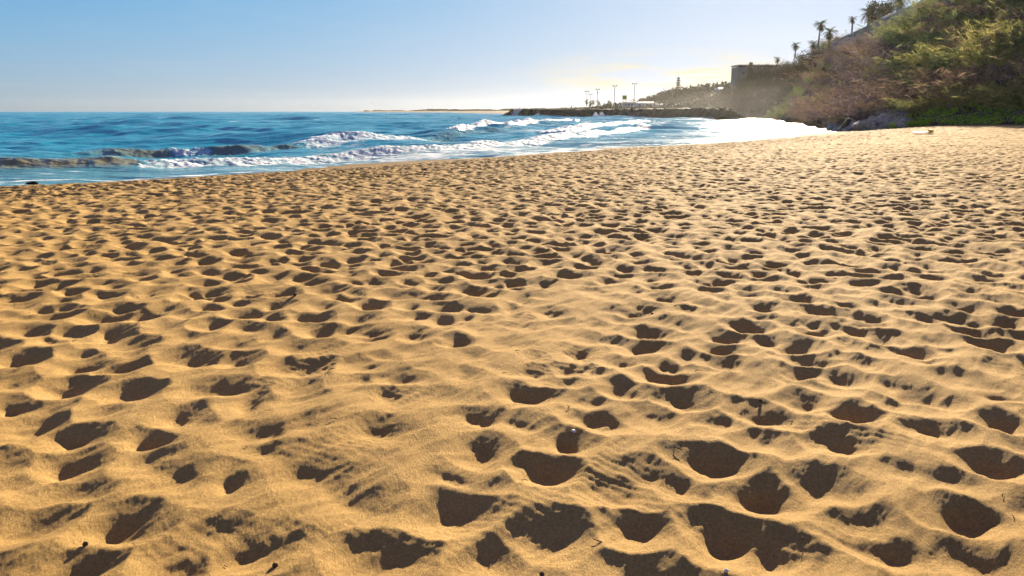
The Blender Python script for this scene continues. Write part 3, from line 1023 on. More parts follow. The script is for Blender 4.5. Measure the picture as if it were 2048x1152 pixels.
# bright green creeper along the foot of the slope
n_ = 26000
ux = 36 + g.random(n_ * 8) * 60; uy = 56 + g.random(n_ * 8) * 46
uf = foot_d(ux, uy)
px_ = 1024 + F * ux / (uy * .98)
lim = np.interp(px_, [1760, 1790, 1850, 1900, 2000, 2100, 2400], [.3, 2.2, 3.4, 2.6, 2.0, 2.4, 2.4]) * 1.0 + 1.6 * gnoise(ux * .35, uy * .35, 140)
k_ = (uf > -.5 + .5 * gnoise(ux * .6, uy * .6, 141)) & (uf < lim * 3) & (px_ > 1765) & (gnoise(ux * .5, uy * .5, 142) > -.14)
ux, uy = ux[k_][:n_], uy[k_][:n_]
uz = hill_height(ux, uy)
p = np.stack([ux, uy, uz + .05 + .55 * g.random(len(ux))], 1)
d = unit(g.normal(size=(len(ux), 3)) + np.array([0, 0, .5]))
v, f = leaf_quads(p, d, .13 + .14 * g.random(len(ux)), .09 + .09 * g.random(len(ux)), g)
tag(obj("creeper", npmesh("creeper", v, f), M['creeper']), "bright green creeper spreading onto the sand at the foot of the hill", "creeper", kind='stuff')

# boulders at the foot of the slope
def rock_mesh(name, seed, sub=3, rough=.32):
    bm = bmesh.new()
    bmesh.ops.create_icosphere(bm, subdivisions=sub, radius=1)
    g2 = np.random.default_rng(seed)
    for _ in range(11):
        n2 = Vector(unit(g2.normal(size=3))); dcut = .55 + .3 * g2.random()
        for v2 in bm.verts:
            e = v2.co.dot(n2) - dcut
            if e > 0: v2.co -= n2 * e * .92
    for v2 in bm.verts:
        v2.co *= 1 + .10 * float(gnoise(np.array([v2.co.x * 2 + seed]), np.array([v2.co.y * 2 + v2.co.z * 1.7]), 150)[0])
    me_ = bpy.data.meshes.new(name); bm.to_mesh(me_); bm.free()
    return me_


rocks = [rock_mesh("boulder", 500 + i) for i in range(5)]
for r0 in rocks: r0.materials.append(M['boulder'])
done = []
tries = 0
while len(done) < 46 and tries < 5000:
    tries += 1
    px = 1665 + 150 * g.random(); up = g.random()
    y = 80 + 22 * g.random(); x = (px - 1024) * y * .98 / F
    f = float(foot_d(np.array([x]), np.array([y]))[0])
    if f < -.5 or f > 1 + (px - 1665) / 27: continue
    rad = .45 + .65 * g.random()
    if any((x - a) ** 2 + (y - b) ** 2 < (.75 * (rad + c)) ** 2 for a, b, c in done): continue
    done.append((x, y, rad))
    o = bpy.data.objects.new("boulder", rocks[len(done) % 5]); C.objects.link(o)
    o.location = (x, y, hz1(x, y) + rad * .25)
    o.rotation_euler = (g.random() * .6, g.random() * .6, g.random() * 6)
    o.scale = (rad * 1.25, rad, rad * .75)
    tag(o, "grey boulder in the rock pile between creeper and water at the hill foot", "boulder", "grey boulders at the foot of the hill")
# darker rocks along the waterline under the slope
dr = [rock_mesh("shore_rock", 520 + i) for i in range(3)]
for r0 in dr: r0.materials.append(M['rock'])
for k in range(46):
    t = k / 45
    yy = 94 + t * 110 + g.normal() * .8
    xx = float(np.interp(yy, FOOT[:, 1][np.argsort(FOOT[:, 1])], FOOT[:, 0][np.argsort(FOOT[:, 1])])) if yy > 104 else 40.2
    rad = .6 + .7 * g.random()
    o = bpy.data.objects.new("shore_rock", dr[k % 3]); C.objects.link(o)
    o.location = (xx - .3 + g.random() * 2.2, yy, SEA + .25 + .5 * g.random())
    o.rotation_euler = (g.random(), g.random(), g.random() * 6)
    o.scale = (rad, rad * 1.2, rad * .8)
    tag(o, "dark wet rock at the water's edge below the hillside", "rock", "dark rocks along the waterline")

# ------------------------------------------------------------------ trees
def tree(name, loc, h, rx, rz, label, cat, group=None, seed=0, mat='tree', lf=.34, n=2600, spiky=0):
    """trunk with limbs and a leaf crown; h is full height"""
    root = empty(name, loc)
    tag(root, label, cat, group)
    g2 = random.Random(seed)
    m = MB()
    zc = h - rz
    m.tube([(0, 0, -.6), (.08, .05, zc * .5), (.15, 0, zc), (.1, .1, zc + rz * .5)], [.04 * h, .032 * h, .02 * h, .008 * h], 8)
    for k in range(6):
        a = k * 1.05 + g2.random()
        b = .45 + .09 * k
        m.tube([(0.1, 0, zc * b), (math.cos(a) * rx * .35, math.sin(a) * rx * .35, zc * b + rz * .35), (math.cos(a) * rx * .7, math.sin(a) * rx * .7, zc + rz * (.05 + .06 * k))],
               [.016 * h, .011 * h, .005 * h], 6)
    m.build("trunk", M['bark'], root)
    me_ = crown_mesh("crown", 700 + seed, rx, rz, n, lf, 24, spiky)
    o_ = obj("crown", me_, M[mat], root, (0, 0, zc))
    return root


# big dark trees in front of the hotel and along the far slope
TR = [(1484, 166, 318, 9), (1502, 138, 325, 11), (1518, 128, 322, 12), (1537, 126, 314, 12), (1470, 158, 335, 11), (1554, 122, 305, 12), (1488, 146, 318, 11),
      (1572, 116, 290, 12), (1588, 106, 280, 12), (1606, 101, 268, 11), (1626, 93, 258, 9), (1645, 86, 246, 7.5), (1582, 126, 284, 9), (1616, 112, 264, 9), (1636, 104, 252, 9), (1600, 160, 262, 9),
      (1625, 140, 250, 8), (1500, 190, 300, 8), (1530, 180, 292, 9), (1560, 178, 278, 9),
      (1455, 176, 345, 9), (1441, 196, 352, 8), (1462, 204, 332, 8), (1478, 196, 322, 9), (1496, 207, 305, 8), (1520, 206, 297, 8), (1545, 204, 287, 8), (1570, 190, 272, 9), (1588, 178, 262, 9), (1562, 158, 287, 10), (1580, 150, 276, 10)]
for i, (px, py, Y, h) in enumerate(TR):
    top = at(px, py, Y)
    zg = min(hz1(top.x, top.y), top.z - 5)
    h = top.z - zg
    hh = min(h, 15)
    tree("shade_tree", (top.x, top.y, top.z - hh), hh, 3.3 + .14 * hh, hh * .42,
         "dark broad tree on the hazy far slope below the hotel" if px < 1565 else "dark broad tree crowding the slope left of the retaining wall", "tree",
         "dark trees below the hotel" if px < 1565 else "dark trees left of the retaining wall", i, 'far_leaf', .42, 3000)
# conifer spike before the hotel
def conifer(name, loc, h, r0, label, tiers=11, mat='tree', seed=0):
    root = empty(name, loc); tag(root, label, "conifer")
    m = MB(); m.tube([(0, 0, -.5), (0, 0, h)], [.018 * h, .004 * h], 8); m.build("trunk", M['bark'], root)
    g2 = np.random.default_rng(seed)
    P = []; D = []
    for k in range(tiers):
        z = h * (.2 + .78 * k / (tiers - 1)); rk = r0 * (1 - k / tiers) ** .85 + .12 * r0
        nb = 9
        for b in range(nb):
            a = b * 2 * math.pi / nb + k
            t = g2.random(26)
            pp = np.stack([np.cos(a) * t * rk, np.sin(a) * t * rk, z - .05 * h * t * .6 + 0 * t], 1) + g2.normal(size=(26, 3)) * .05 * r0
            P.append(pp); D.append(unit(np.array([np.cos(a), np.sin(a), -.1]) + g2.normal(size=(26, 3)) * .6))
    P = np.concatenate(P); D = np.concatenate(D)
    v_, f2 = leaf_quads(P, D, np.full(len(P), r0 * .28), np.full(len(P), r0 * .13), g2)
    obj("crown", npmesh("crown", v_, f2), M[mat], root)
    return root


tp = at(1502, 124, 312)
conifer("cypress", (tp.x, tp.y, tp.z - 13), 13, 2.2, "narrow dark conifer standing before the hotel wall", 14, 'tree', 3)
tp = at(1357, 154, 500)
conifer("norfolk_pine", (tp.x, tp.y, 3), tp.z - 3, 2.6, "tall thin conifer rising above the distant tree line", 12, 'tree', 5)


# palms
def palm_parts(h, seed, fr=2.2, nf=26, skirt=True):
    g2 = np.random.default_rng(seed)
    m = MB()
    lean = g2.normal() * .04 * h
    pts_ = [(lean * t * t, 0, -.8 + (h + .8) * t) for t in np.linspace(0, 1, 7)]
    m.tube(pts_, [.17 + .07 * (1 - t) for t in np.linspace(0, 1, 7)], 9)
    tr_ = m
    V = []; Fc = []; b = 0
    for k in range(nf):
        a = g2.random() * 6.283
        el = (1 - 1.75 * (k / nf)) * 1.25 if skirt else (1 - 1.2 * k / nf) * 1.25
        L_ = fr * (.8 + .35 * g2.random())
        prev = None
        ns = 9
        hd = np.array([math.cos(a), math.sin(a), 0]); sd_ = np.array([-math.sin(a), math.cos(a), 0])
        p_ = np.array([lean, 0, h]); ang = el
        for s_ in range(ns + 1):
            t = s_ / ns
            dirv = hd * math.cos(ang) + np.array([0, 0, 1]) * math.sin(ang)
            if s_: p_ = p_ + dirv * L_ / ns
            ang -= .13
            up_ = np.cross(sd_, dirv)
            w = L_ * .31 * math.sin(math.pi * min(1, .12 + .88 * t)) + .02
            for sgn in (-1, 1):
                for q_ in range(2):
                    tip = p_ + (sd_ * sgn * w + dirv * w * .55 - np.array([0, 0, 1]) * w * (.25 + .2 * g2.random()))
                    o0 = p_ + dirv * (q_ * .5 - .25) * L_ / ns; tip = tip + dirv * (q_ * .5 - .25) * L_ / ns
                    wv = dirv * L_ * .016
                    V += [o0 - wv, o0 + wv, tip]; Fc.append([b, b + 1, b + 2]); b += 3
    return tr_, npmesh("crown", np.array(V), np.array(Fc))


PALMS = [(1640, 44, 84, 224, 2.4, "tallest slim palm of the pair at the far end of the wall"),
         (1660, 60, 86, 216, 2.6, "shorter bushy palm of the pair at the far end of the wall"),
         (1592, 86, 112, 262, 2.0, "small palm standing alone against the sky above dark trees"),
         (1706, 34, 62, 198, 1.4, "thin little palm halfway up the wall top"),
         (1797, -8, 26, 158, 3.0, "large palm at the frame top overhanging the wall"),
         (1555, 114, 136, 330, 2.0, "small round palm beside the hotel roof"),
         (1738, 22, 45, 176, 2.8, "spreading palm at the left of the dark clump on the wall"),
         (1626, 84, 100, 240, 2.2, "squat palm left of the palm pair"),
]
for i, (px, py, pb, Y, fr, lab) in enumerate(PALMS):
    c = at(px, py + 4, Y)
    zb = at(px, pb, Y).z
    if Y < 225: zb = 18.4
    hh = max(c.z - zb, 1.2)
    root = empty("palm_tree", (c.x, c.y, c.z - hh)); tag(root, lab, "palm tree", "palms on the hilltop")
    tr_, cm = palm_parts(hh, 800 + i, fr * .92, 44)
    tr_.build("trunk", M['trunk'], root)
    obj("crown", cm, M['palm'], root)
# dark clump on the wall top
c = at(1752, 8, 172)
tree("broad_tree", (c.x + .8, c.y, 18.4), max(c.z - 18.2, 5.5), 3.0, 2.6, "dark dense broad tree on top of the wall between palms", "tree", None, 60, 'tree', .4, 2600)

# hotel
H = at(1477, 130, 362); H2 = at(1562, 128, 362)
hr = empty("hotel_building", ((H.x + H2.x) / 2, 367, 3)); tag(hr, "flat roofed beige hotel block half hidden by dark trees on the far slope", "building")
wd_ = H2.x - H.x + 8; hh = H.z - 3
m = MB(); m.box((4, 0, hh / 2 - .4), (wd_, 12, hh - .8)); m.build("wall", M['hotel'], hr)
m = MB(); m.box((4, 0, hh - .15), (wd_ + .5, 12.5, .5)); m.build("roof", M['hotel'], hr)
for fl in range(5):
    for k in range(7):
        xx = 4 - wd_ / 2 + 2 + k * (wd_ - 4) / 6
        m = MB(); m.box((xx, -6.02, 2.2 + fl * 3.1), (1.5, .12, 1.5)); wo = m.build("window", M['glass'], hr)

# ------------------------------------------------------------------ far coast
coast_edge = resample([(96, 300), (90, 360), (66, 420), (32, 455), (10, 520), (4, 640), (-20, 900), (-110, 1250), (-235, 1520), (-325, 1720)], 6)
cx, cy = np.meshgrid(np.linspace(-800, 500, 180), np.concatenate([np.linspace(280, 700, 150), np.linspace(712, 2600, 120)]), indexing='ij')
nr, nc = cx.shape
cx, cy = cx.ravel(), cy.ravel()
cd, _ = poly_dist(cx, cy, coast_edge)
f_, used = gridfaces(nr, nc, (cd > -8) & (cd < 420) & (cy < 1720))
cx, cy, cd = cx[used], cy[used], cd[used]
cz = SEA + np.where(cd > 0, 2.4 * (1 - np.exp(-cd / 10)) + 1.2 * sstep(30, 120, cd) + .6 * fbm(cx * .03, cy * .03, 160, 3), cd * .15)
m_land = simple("coast_sand", (0.17, 0.125, 0.09), .9, .2, .05)
tag(obj("coast", npmesh("coast", np.stack([cx, cy, cz], 1), f_, True), m_land), kind='structure')
fb = resample([(56, 163), (64, 200), (70, 235), (74, 270), (80, 310), (90, 345)], 5)
m = MB()
for i, p_ in enumerate(fb):
    for j in range(9):
        m.v.append((p_[0] - 4 + j * 2.4, p_[1], SEA - .5 + .16 * j + .03 * random.random()))
for i in range(len(fb) - 1):
    for j in range(8):
        a = i * 9 + j; m.f.append((a, a + 1, a + 10, a + 9))
tag(m.build("far_beach", m_land, None, True), kind='structure')

# distant woods along the headland and behind the promenade
V = []; Fq = []; b = 0
g = np.random.default_rng(99)
n_ = 420
pc = []
for k in range(n_):
    px = 725 + (1290 - 725) * g.random()
    Y = np.interp(px, [725, 850, 1000, 1150, 1290], [1900, 1500, 1150, 800, 640]) * (.97 + .08 * g.random())
    topy = np.interp(px, [725, 840, 850, 930, 1000, 1060, 1150, 1200, 1290], [219.5, 219, 217, 217.5, 217, 215.5, 214, 211, 207])
    top = at(px, topy + g.random() * 3, Y)
    if px < 840 and g.random() < .6: continue
    r0 = 3.0 + 3 * g.random()
    q_ = unit(g.normal(size=(70, 3))) * (g.random((70, 1)) ** .4) * np.array([r0 * 1.3, r0, max(1.4, (top.z - 1) * .5)])
    pc.append(q_ + np.array([top.x, top.y, max(top.z * .55, 1.6)]))
pc = np.concatenate(pc)
v_, f2 = leaf_quads(pc, unit(g.normal(size=pc.shape)), np.full(len(pc), 1.7), np.full(len(pc), 1.1), g)
tag(obj("distant_woods", npmesh("distant_woods", v_, f2), M['tree']), "low dark line of distant trees along the flat headland", "woods", kind='stuff')
# individual trees of the far slope, right of the promenade
FT = [(1300, 192, 540, 5), (1318, 189, 545, 6), (1334, 186, 540, 6), (1345, 176, 520, 7), (1366, 176, 530, 7), (1384, 177, 520, 7), (1402, 176, 510, 7),
      (1418, 175, 490, 7), (1433, 176, 480, 6), (1452, 172, 450, 6), (1462, 165, 420, 6), (1325, 200, 500, 5), (1352, 196, 480, 6), (1376, 196, 470, 6), (1400, 194, 450, 6),
      (1425, 192, 430, 6), (1446, 188, 410, 6), (1284, 196, 560, 5), (1268, 200, 570, 5), (1412, 206, 400, 5), (1436, 204, 385, 5.5), (1458, 200, 365, 5.5), (1385, 208, 420, 4),
      (1236, 203, 560, 4), (1212, 205, 560, 4), (1480, 206, 335, 6), (1505, 212, 315, 5)]
proto = [crown_mesh("crown", 950 + i, 4.2, 2.9, 900, .75, 14) for i in range(4)]
for c_ in proto: c_.materials.append(M['far_leaf'])
for i, (px, py, Y, h) in enumerate(FT):
    top = at(px, py, Y)
    root = empty("round_tree", (top.x, top.y, top.z - h - 2)); tag(root, "small rounded tree in the hazy tree line beyond the jetty", "tree", "hazy trees beyond the jetty")
    m = MB(); m.tube([(0, 0, -2), (.1, 0, h - 1)], [.3, .18], 6); m.build("trunk", M['bark'], root)
    o = obj("crown", proto[i % 4], None, root, (0, 0, h - 1)); o.rotation_euler = (0, 0, i * 1.3)
# wooded rise that carries them
rx_, ry_ = np.meshgrid(np.linspace(60, 260, 60), np.linspace(330, 700, 60), indexing='ij')
rd = sstep(0, 60, rx_ - 66 - .02 * (ry_ - 400)) * (4 + 9 * sstep(330, 460, ry_)) + .8 * fbm(rx_ * .05, ry_ * .05, 170, 3)
ff, _u = gridfaces(60, 60)
tag(obj("far_rise", npmesh("far_rise", np.stack([rx_.ravel(), ry_.ravel(), (1.2 + rd).ravel()], 1), ff, True), simple("far_soil", (0.028, 0.024, 0.017), .95, .3, .2)), kind='structure')

g = np.random.default_rng(123)
n_ = 22000
ux = 66 + g.random(n_) * 150; uy = 335 + g.random(n_) * 330
uz = 1.2 + sstep(0, 60, ux - 66 - .02 * (uy - 400)) * (4 + 9 * sstep(330, 460, uy))
hump = np.clip(gnoise(ux * .14, uy * .14, 175) + .45, 0, 1)
p = np.stack([ux, uy, uz + hump * 6 * g.random(n_)], 1)
v_, f2 = leaf_quads(p, unit(g.normal(size=(n_, 3))), 1.1 + 1.2 * g.random(n_), .7 + .8 * g.random(n_), g)
tag(obj("far_thicket", npmesh("far_thicket", v_, f2), M['far_leaf']), "hazy thicket covering the rise behind the jetty", "thicket", kind='stuff')

# far palms by the lamp posts
for i, (px, py, lab) in enumerate(((1174, 202, "leftmost of the small dark palms beyond the jetty"), (1180, 206, "lowest of the small dark palms beyond the jetty"), (1186, 203, "small dark palm right of two others beyond the jetty"),
                                   (1197, 204, "small dark palm at the foot of a lamp post"), (1216, 204, "dark distant palm left of the third lamp post"), (1223, 206, "dark distant palm close beside the third lamp post"),
                                   (1345, 178, "distant palm standing left of the tall conifer"))):
    c = at(px, py, 470 if i < 6 else 505)
    root = empty("distant_palm", (c.x, c.y, 2.0 if i < 6 else c.z - 6)); tag(root, lab, "palm tree", "distant palms")
    tr_, cm = palm_parts(c.z - root.location.z, 870 + i, 2.4, 22)
    tr_.build("trunk", M['trunk'], root); obj("crown", cm, M['palm'], root)

# lamp posts on the far promenade
for px, py, Y, lab in ((1174, 183, 470, "leftmost tall lamp post beyond the jetty"), (1181, 189, 520, "shortest lamp post, behind the leftmost one"),
                       (1195.5, 179, 455, "slim lamp post with two lamp heads one above the other"), (1229.5, 172, 420, "tall lamp post left of the yellow sign"),
                       (1269, 168, 400, "tallest lamp post, right of the yellow sign")):
    c = at(px, py, Y)
    root = empty("lamp_post", (c.x, c.y, 1.5)); tag(root, lab, "lamp post", "lamp posts on the far promenade")
    hh = c.z - 1.5
    m = MB(); m.tube([(0, 0, -.5), (0, 0, hh * .5), (0, 0, hh)], [.20, .16, .11], 8); m.build("pole", M['metal'], root)
    m = MB(); m.tube([(-.9, 0, hh), (.9, 0, hh)], .06, 6); m.build("crossarm", M['metal'], root)
    for sg in (-1, 1):
        m = MB(); m.box((sg * .85, 0, hh + .12), (.85, .5, .42)); m.tube([(sg * .85, 0, hh - .09), (sg * .85, 0, hh - .2)], [.2, .1], 8); m.build("lamp_head", M['metal'], root)
    if px == 1195.5:
        m = MB(); m.box((0, 0, hh - 1.9), (.8, .5, .45)); m.tube([(0, 0, hh - 2.12), (0, 0, hh - 2.3)], [.2, .1], 8); m.build("lamp_head", M['metal'], root)

# yellow sign on a mast
c = at(1249, 195, 440)
root = empty("yellow_sign", (c.x, c.y, 1.5)); tag(root, "square yellow sign on a mast above the distant pavilion", "sign")
m = MB(); m.tube([(-.7, 0, -.5), (-.7, 0, c.z - 1.5 + 1.1)], .12, 6); m.tube([(.7, 0, -.5), (.7, 0, c.z - 1.5 + 1.1)], .12, 6); m.build("mast", M['metal'], root)
m = MB(); m.box((0, -.2, c.z - 1.5), (2.3, .25, 2.2)); m.build("board", M['yellow'], root)


def house(name, px0, px1, pyt, pyb, Y, roofm, lab, win=4, wm='house', roofh=.3):
    a, b_ = at(px0, pyt, Y), at(px1, pyb, Y)
    w = b_.x - a.x; h = a.z - b_.z
    root = empty(name, ((a.x + b_.x) / 2, Y + 4, b_.z)); tag(root, lab, "building")
    m = MB(); m.box((0, 0, h * (1 - roofh) / 2), (w, 8, h * (1 - roofh))); m.build("wall", M[wm], root)
    m = MB(); z0 = h * (1 - roofh) + .003; e = .5
    m.add([(-w / 2 - e, -4.5, z0), (w / 2 + e, -4.5, z0), (w / 2 + e, 4.5, z0), (-w / 2 - e, 4.5, z0), (-w / 2 + .8, 0, h), (w / 2 - .8, 0, h)],
          [(3, 2, 1, 0), (0, 1, 5, 4), (1, 2, 5), (2, 3, 4, 5), (3, 0, 4)])
    m.build("roof", M[roofm], root)
    for k in range(win):
        m = MB(); m.box((-w / 2 + (k + .5) * w / win, -4.0, h * (1 - roofh) * .5), (w / win * .55, .12, h * .32)); m.build("window", M['glass'], root)
    return root


house("pavilion", 1248, 1274, 201, 213, 440, 'house', "pale long pavilion under the yellow sign", 4)
house("promenade_building", 1276, 1312, 203, 213, 432, 'roof', "blue grey roofed low building right of the tallest lamp post", 5)
house("beach_house", 1316, 1346, 207, 214, 425, 'house', "low pale building before the distant trees", 4)
house("white_villa", 1437, 1458, 174, 186, 430, 'roof', "white villa with a pale blue roof high among far trees", 3)
house("cottage", 1394, 1406, 194, 204, 445, 'house', "tiny white cottage in the middle of the far tree line", 2)
house("kiosk", 1354, 1364, 207, 215, 400, 'house', "little white kiosk at the landward end of the promenade", 1)

# ------------------------------------------------------------------ jetty
JP = [at(1018, 231, 400), at(1060, 232, 385), at(1150, 233, 350), at(1260, 236, 305), at(1360, 238.5, 270), at(1430, 240, 245), at(1462, 241, 232)]
J = resample([(p_.x, p_.y) for p_ in JP], 14)
m = MB()
gj_ = np.random.default_rng(31)
prof = [(-6.0, -2.2), (-4.2, .4), (-3.0, 1.7), (-2.0, 2.9), (0, 3.25), (2.0, 3.1), (3.2, 1.8), (6, -1.8)]
for i, p_ in enumerate(J):
    t = J[min(i + 1, len(J) - 1)] - J[max(i - 1, 0)]; t = t / np.linalg.norm(t); n2 = np.array([t[1], -t[0]])
    taper = min(1, .35 + i / 7) * (1 if i < len(J) - 10 else .4 + .6 * (len(J) - 1 - i) / 10)
    for (o_, z_) in prof:
        m.v.append((p_[0] + n2[0] * o_ + gj_.normal() * .35, p_[1] + n2[1] * o_ + gj_.normal() * .35, SEA + z_ * taper * 1.0 + gj_.normal() * .16))
npf = len(prof)
for i in range(len(J) - 1):
    for k in range(npf - 1):
        a = i * npf + k; m.f.append((a, a + 1, a + npf + 1, a + npf))
m.f.append(tuple(range(npf))); m.f.append(tuple((len(J) - 1) * npf + k for k in range(npf))[::-1])
# armour stones along its faces
for k in range(420):
    i = gj_.integers(0, len(J) - 1); p_ = J[i] + (J[i + 1] - J[i]) * gj_.random()
    t = J[i + 1] - J[i]; t = t / np.linalg.norm(t); n2 = np.array([t[1], -t[0]])
    taper = min(1, .35 + i / 7) * (1 if i < len(J) - 10 else .4 + .6 * (len(J) - 1 - i) / 10)
    u = gj_.random() * 6 - 5.2
    z_ = np.interp(u, [q_[0] for q_ in prof], [q_[1] for q_ in prof]) * taper
    r0 = .45 + .5 * gj_.random()
    c_ = np.array([p_[0] + n2[0] * u, p_[1] + n2[1] * u, SEA + z_ * .95 - .1])
    vs = [tuple(c_ + np.array(q_) * r0 * (.8 + .4 * gj_.random())) for q_ in ((-1, -1, -.6), (1, -.8, -.6), (.9, 1, -.6), (-1, .8, -.6), (-.7, -.6, .6), (.7, -.7, .55), (.6, .7, .6), (-.6, .7, .5))]
    m.add(vs, [(3, 2, 1, 0), (4, 5, 6, 7), (0, 1, 5, 4), (1, 2, 6, 5), (2, 3, 7, 6), (3, 0, 4, 7)])
m_j = simple("jetty_rock", (0.016, 0.016, 0.011), .9, .5, .25, .3)
tag(m.build("jetty", m_j), "long low jetty of dark rocks running out into the sea", "jetty")

# splashes against it
for (px, py, Y, w, h, lab) in ((1036, 231, 392, 9, 4.2, "tall white splash bursting over the seaward end of the jetty"), (1190, 236, 322, 5.5, 1.5, "left one of two low white splashes against the jetty"),
                               (1203, 236, 318, 6.5, 1.7, "right one of two low white splashes against the jetty"), (1074, 233, 370, 4.0, 1.5, "small white splash near the dark seaward rocks")):
    g = np.random.default_rng(int(px))
    c = at(px, py, Y)
    n_ = 2600
    t = g.random(n_) ** 1.6
    xx = g.normal(size=n_) * w * .28 * (1 - .55 * t)
    env = np.exp(-(xx / (w * .35)) ** 2) * (1 + .35 * np.sin(xx * 2.1 + px))
    p_ = np.stack([c.x + xx, c.y - 4.5 + g.normal(size=n_) * .8, SEA + t * h * env], 1)
    v_, f2 = leaf_quads(p_, unit(g.normal(size=(n_, 3))), .12 + .25 * g.random(n_) * (1 - t), .12 + .2 * g.random(n_) * (1 - t), g)
    tag(obj("splash", npmesh("splash", v_, f2), M['spray']), lab, "splash", "splashes against the jetty")


# ------------------------------------------------------------------ people far away
def person(loc, rz, top, legs, label, stride=.12, arm=.1):
    vs = {'pel': (0, 0, .95), 'che': (0, 0, 1.28), 'nk': (0, -.01, 1.47), 'hd': (0, -.02, 1.60), 'tp': (0, -.02, 1.70)}
    ed = [('pel', 'che'), ('che', 'nk'), ('nk', 'hd'), ('hd', 'tp')]
    rad = {'pel': .15, 'che': .16, 'nk': .06, 'hd': .095, 'tp': .06}
    for s_, sg in (('l', -1), ('r', 1)):
        vs.update({'hip' + s_: (.10 * sg, 0, .88), 'kn' + s_: (.11 * sg, -stride * sg * .5 - .02, .48), 'an' + s_: (.11 * sg, -stride * sg, .08), 'to' + s_: (.12 * sg, -stride * sg - .16, .03),
                   'sh' + s_: (.19 * sg, 0, 1.40), 'el' + s_: (.25 * sg, .03 + arm * sg * .3, 1.12), 'wr' + s_: (.25 * sg, -.06 + arm * sg, .88), 'ha' + s_: (.25 * sg, -.09 + arm * sg, .79)})
        rad.update({'hip' + s_: .095, 'kn' + s_: .062, 'an' + s_: .045, 'to' + s_: .04, 'sh' + s_: .065, 'el' + s_: .045, 'wr' + s_: .034, 'ha' + s_: .04})
        ed += [('pel', 'hip' + s_), ('hip' + s_, 'kn' + s_), ('kn' + s_, 'an' + s_), ('an' + s_, 'to' + s_), ('che', 'sh' + s_), ('sh' + s_, 'el' + s_), ('el' + s_, 'wr' + s_), ('wr' + s_, 'ha' + s_)]
    ks = list(vs)
    me_ = bpy.data.meshes.new("person")
    me_.from_pydata([vs[k] for k in ks], [(ks.index(a), ks.index(b_)) for a, b_ in ed], [])
    o = bpy.data.objects.new("person", me_); C.objects.link(o)
    md = o.modifiers.new("skin", 'SKIN')
    for i, k in enumerate(ks):
        me_.skin_vertices[0].data[i].radius = (rad[k], rad[k] * (.75 if k in ('che', 'pel') else 1))
    me_.skin_vertices[0].data[0].use_root = True
    o.modifiers.new("sub", 'SUBSURF').render_levels = 1
    o.modifiers['sub'].levels = 1
    dg = bpy.context.evaluated_depsgraph_get()
    m2 = bpy.data.meshes.new_from_object(o.evaluated_get(dg))
    o.modifiers.clear(); o.data = m2
    m2.materials.clear()
    for k in (M['skin'], M[top], M[legs], M['dark']): m2.materials.append(k)
    for p_ in m2.polygons:
        c_ = p_.center
        p_.material_index = 3 if c_.z < .07 or c_.z > 1.63 else (2 if c_.z < .95 and abs(c_.x) < .2 else (1 if 1.0 < c_.z < 1.46 else (1 if c_.z >= .95 and abs(c_.x) < .2 and c_.z < 1.46 else 0)))
        p_.use_smooth = True
    o.location = loc; o.rotation_euler = (0, 0, rz)
    tag(o, label, "person")
    return o


c = at(1143, 220, 352); person((c.x, c.y, SEA + 3.15), .5, 'navy', 'dark', "lone person in dark clothes standing out on the jetty")
c = at(1379, 220, 262); person((c.x, c.y, SEA + 3.2), 2.0, 'olive', 'dark', "person in dark olive clothes on the landward part of the jetty")
c = at(1193, 220, 336); person((c.x, c.y, SEA + 3.15), 1.2, 'dark', 'navy', "dark clothed person on the jetty below the two headed lamp post", .2)
c = G(1513, 241, SEA + .4); person((74, 262, SEA + .35), 2.6, 'dark', 'dark', "dark figure walking on the bright strip of far beach", .3)

# red lifebuoy board on the jetty
c = at(1423, 229, 246)
root = empty("lifebuoy_stand", (c.x, c.y - 3.5, SEA + .6)); tag(root, "small red round lifebuoy board on a post at the jetty root", "lifebuoy")
hh = c.z - SEA - .6
m = MB(); m.tube([(0, 0, -.5), (0, 0, hh)], .05, 6); m.build("post", M['metal'], root)
m = MB(); m.tube([(0, -.06, hh), (0, -.16, hh)], .55, 20); m.build("board", M['red'], root)
# white marker post near the slope
c = at(1583, 196, 205); c2 = at(1583, 232, 205)
root = empty("marker_post", (c.x, c.y, c2.z)); tag(root, "slim pale marker post standing before the shaded slope", "post")
m = MB(); m.tube([(0, 0, -.5), (0, 0, c.z - c2.z)], .11, 8); m.build("pole", M['metal'], root)
m = MB(); m.box((0, -.13, (c.z - c2.z) * .80), (.34, .08, (c.z - c2.z) * .38)); m.build("panel", M['white'], root)

# ------------------------------------------------------------------ things on the sand
x, y = G(1845, 268.5, -.1); z = ground(x, y)
root = empty("bodyboard", (x, y, z + .10), .1); tag(root, "white board with a yellow tail lying on the sand below the creeper", "board")
m = MB(); pts_ = [(-.70, 0), (-.66, .2), (-.45, .27), (.25, .27), (.32, .26), (.32, -.26), (.25, -.27), (-.45, -.27), (-.66, -.2)]
m.add([(a, b_, -.03) for a, b_ in pts_] + [(a, b_, .05) for a, b_ in pts_], [tuple(range(9))[::-1], tuple(range(9, 18))] + [(i, (i + 1) % 9, 9 + (i + 1) % 9, 9 + i) for i in range(9)])
o = m.build("board_deck", M['white'], root)
m = MB(); m.box((.50, 0, .01), (.355, .5, .10)); m.box((.6, 0, .12), (.12, .5, .14)); o2 = m.build("board_tail", M['yellow'], root)
root.rotation_euler = (.06, -.03, .1)

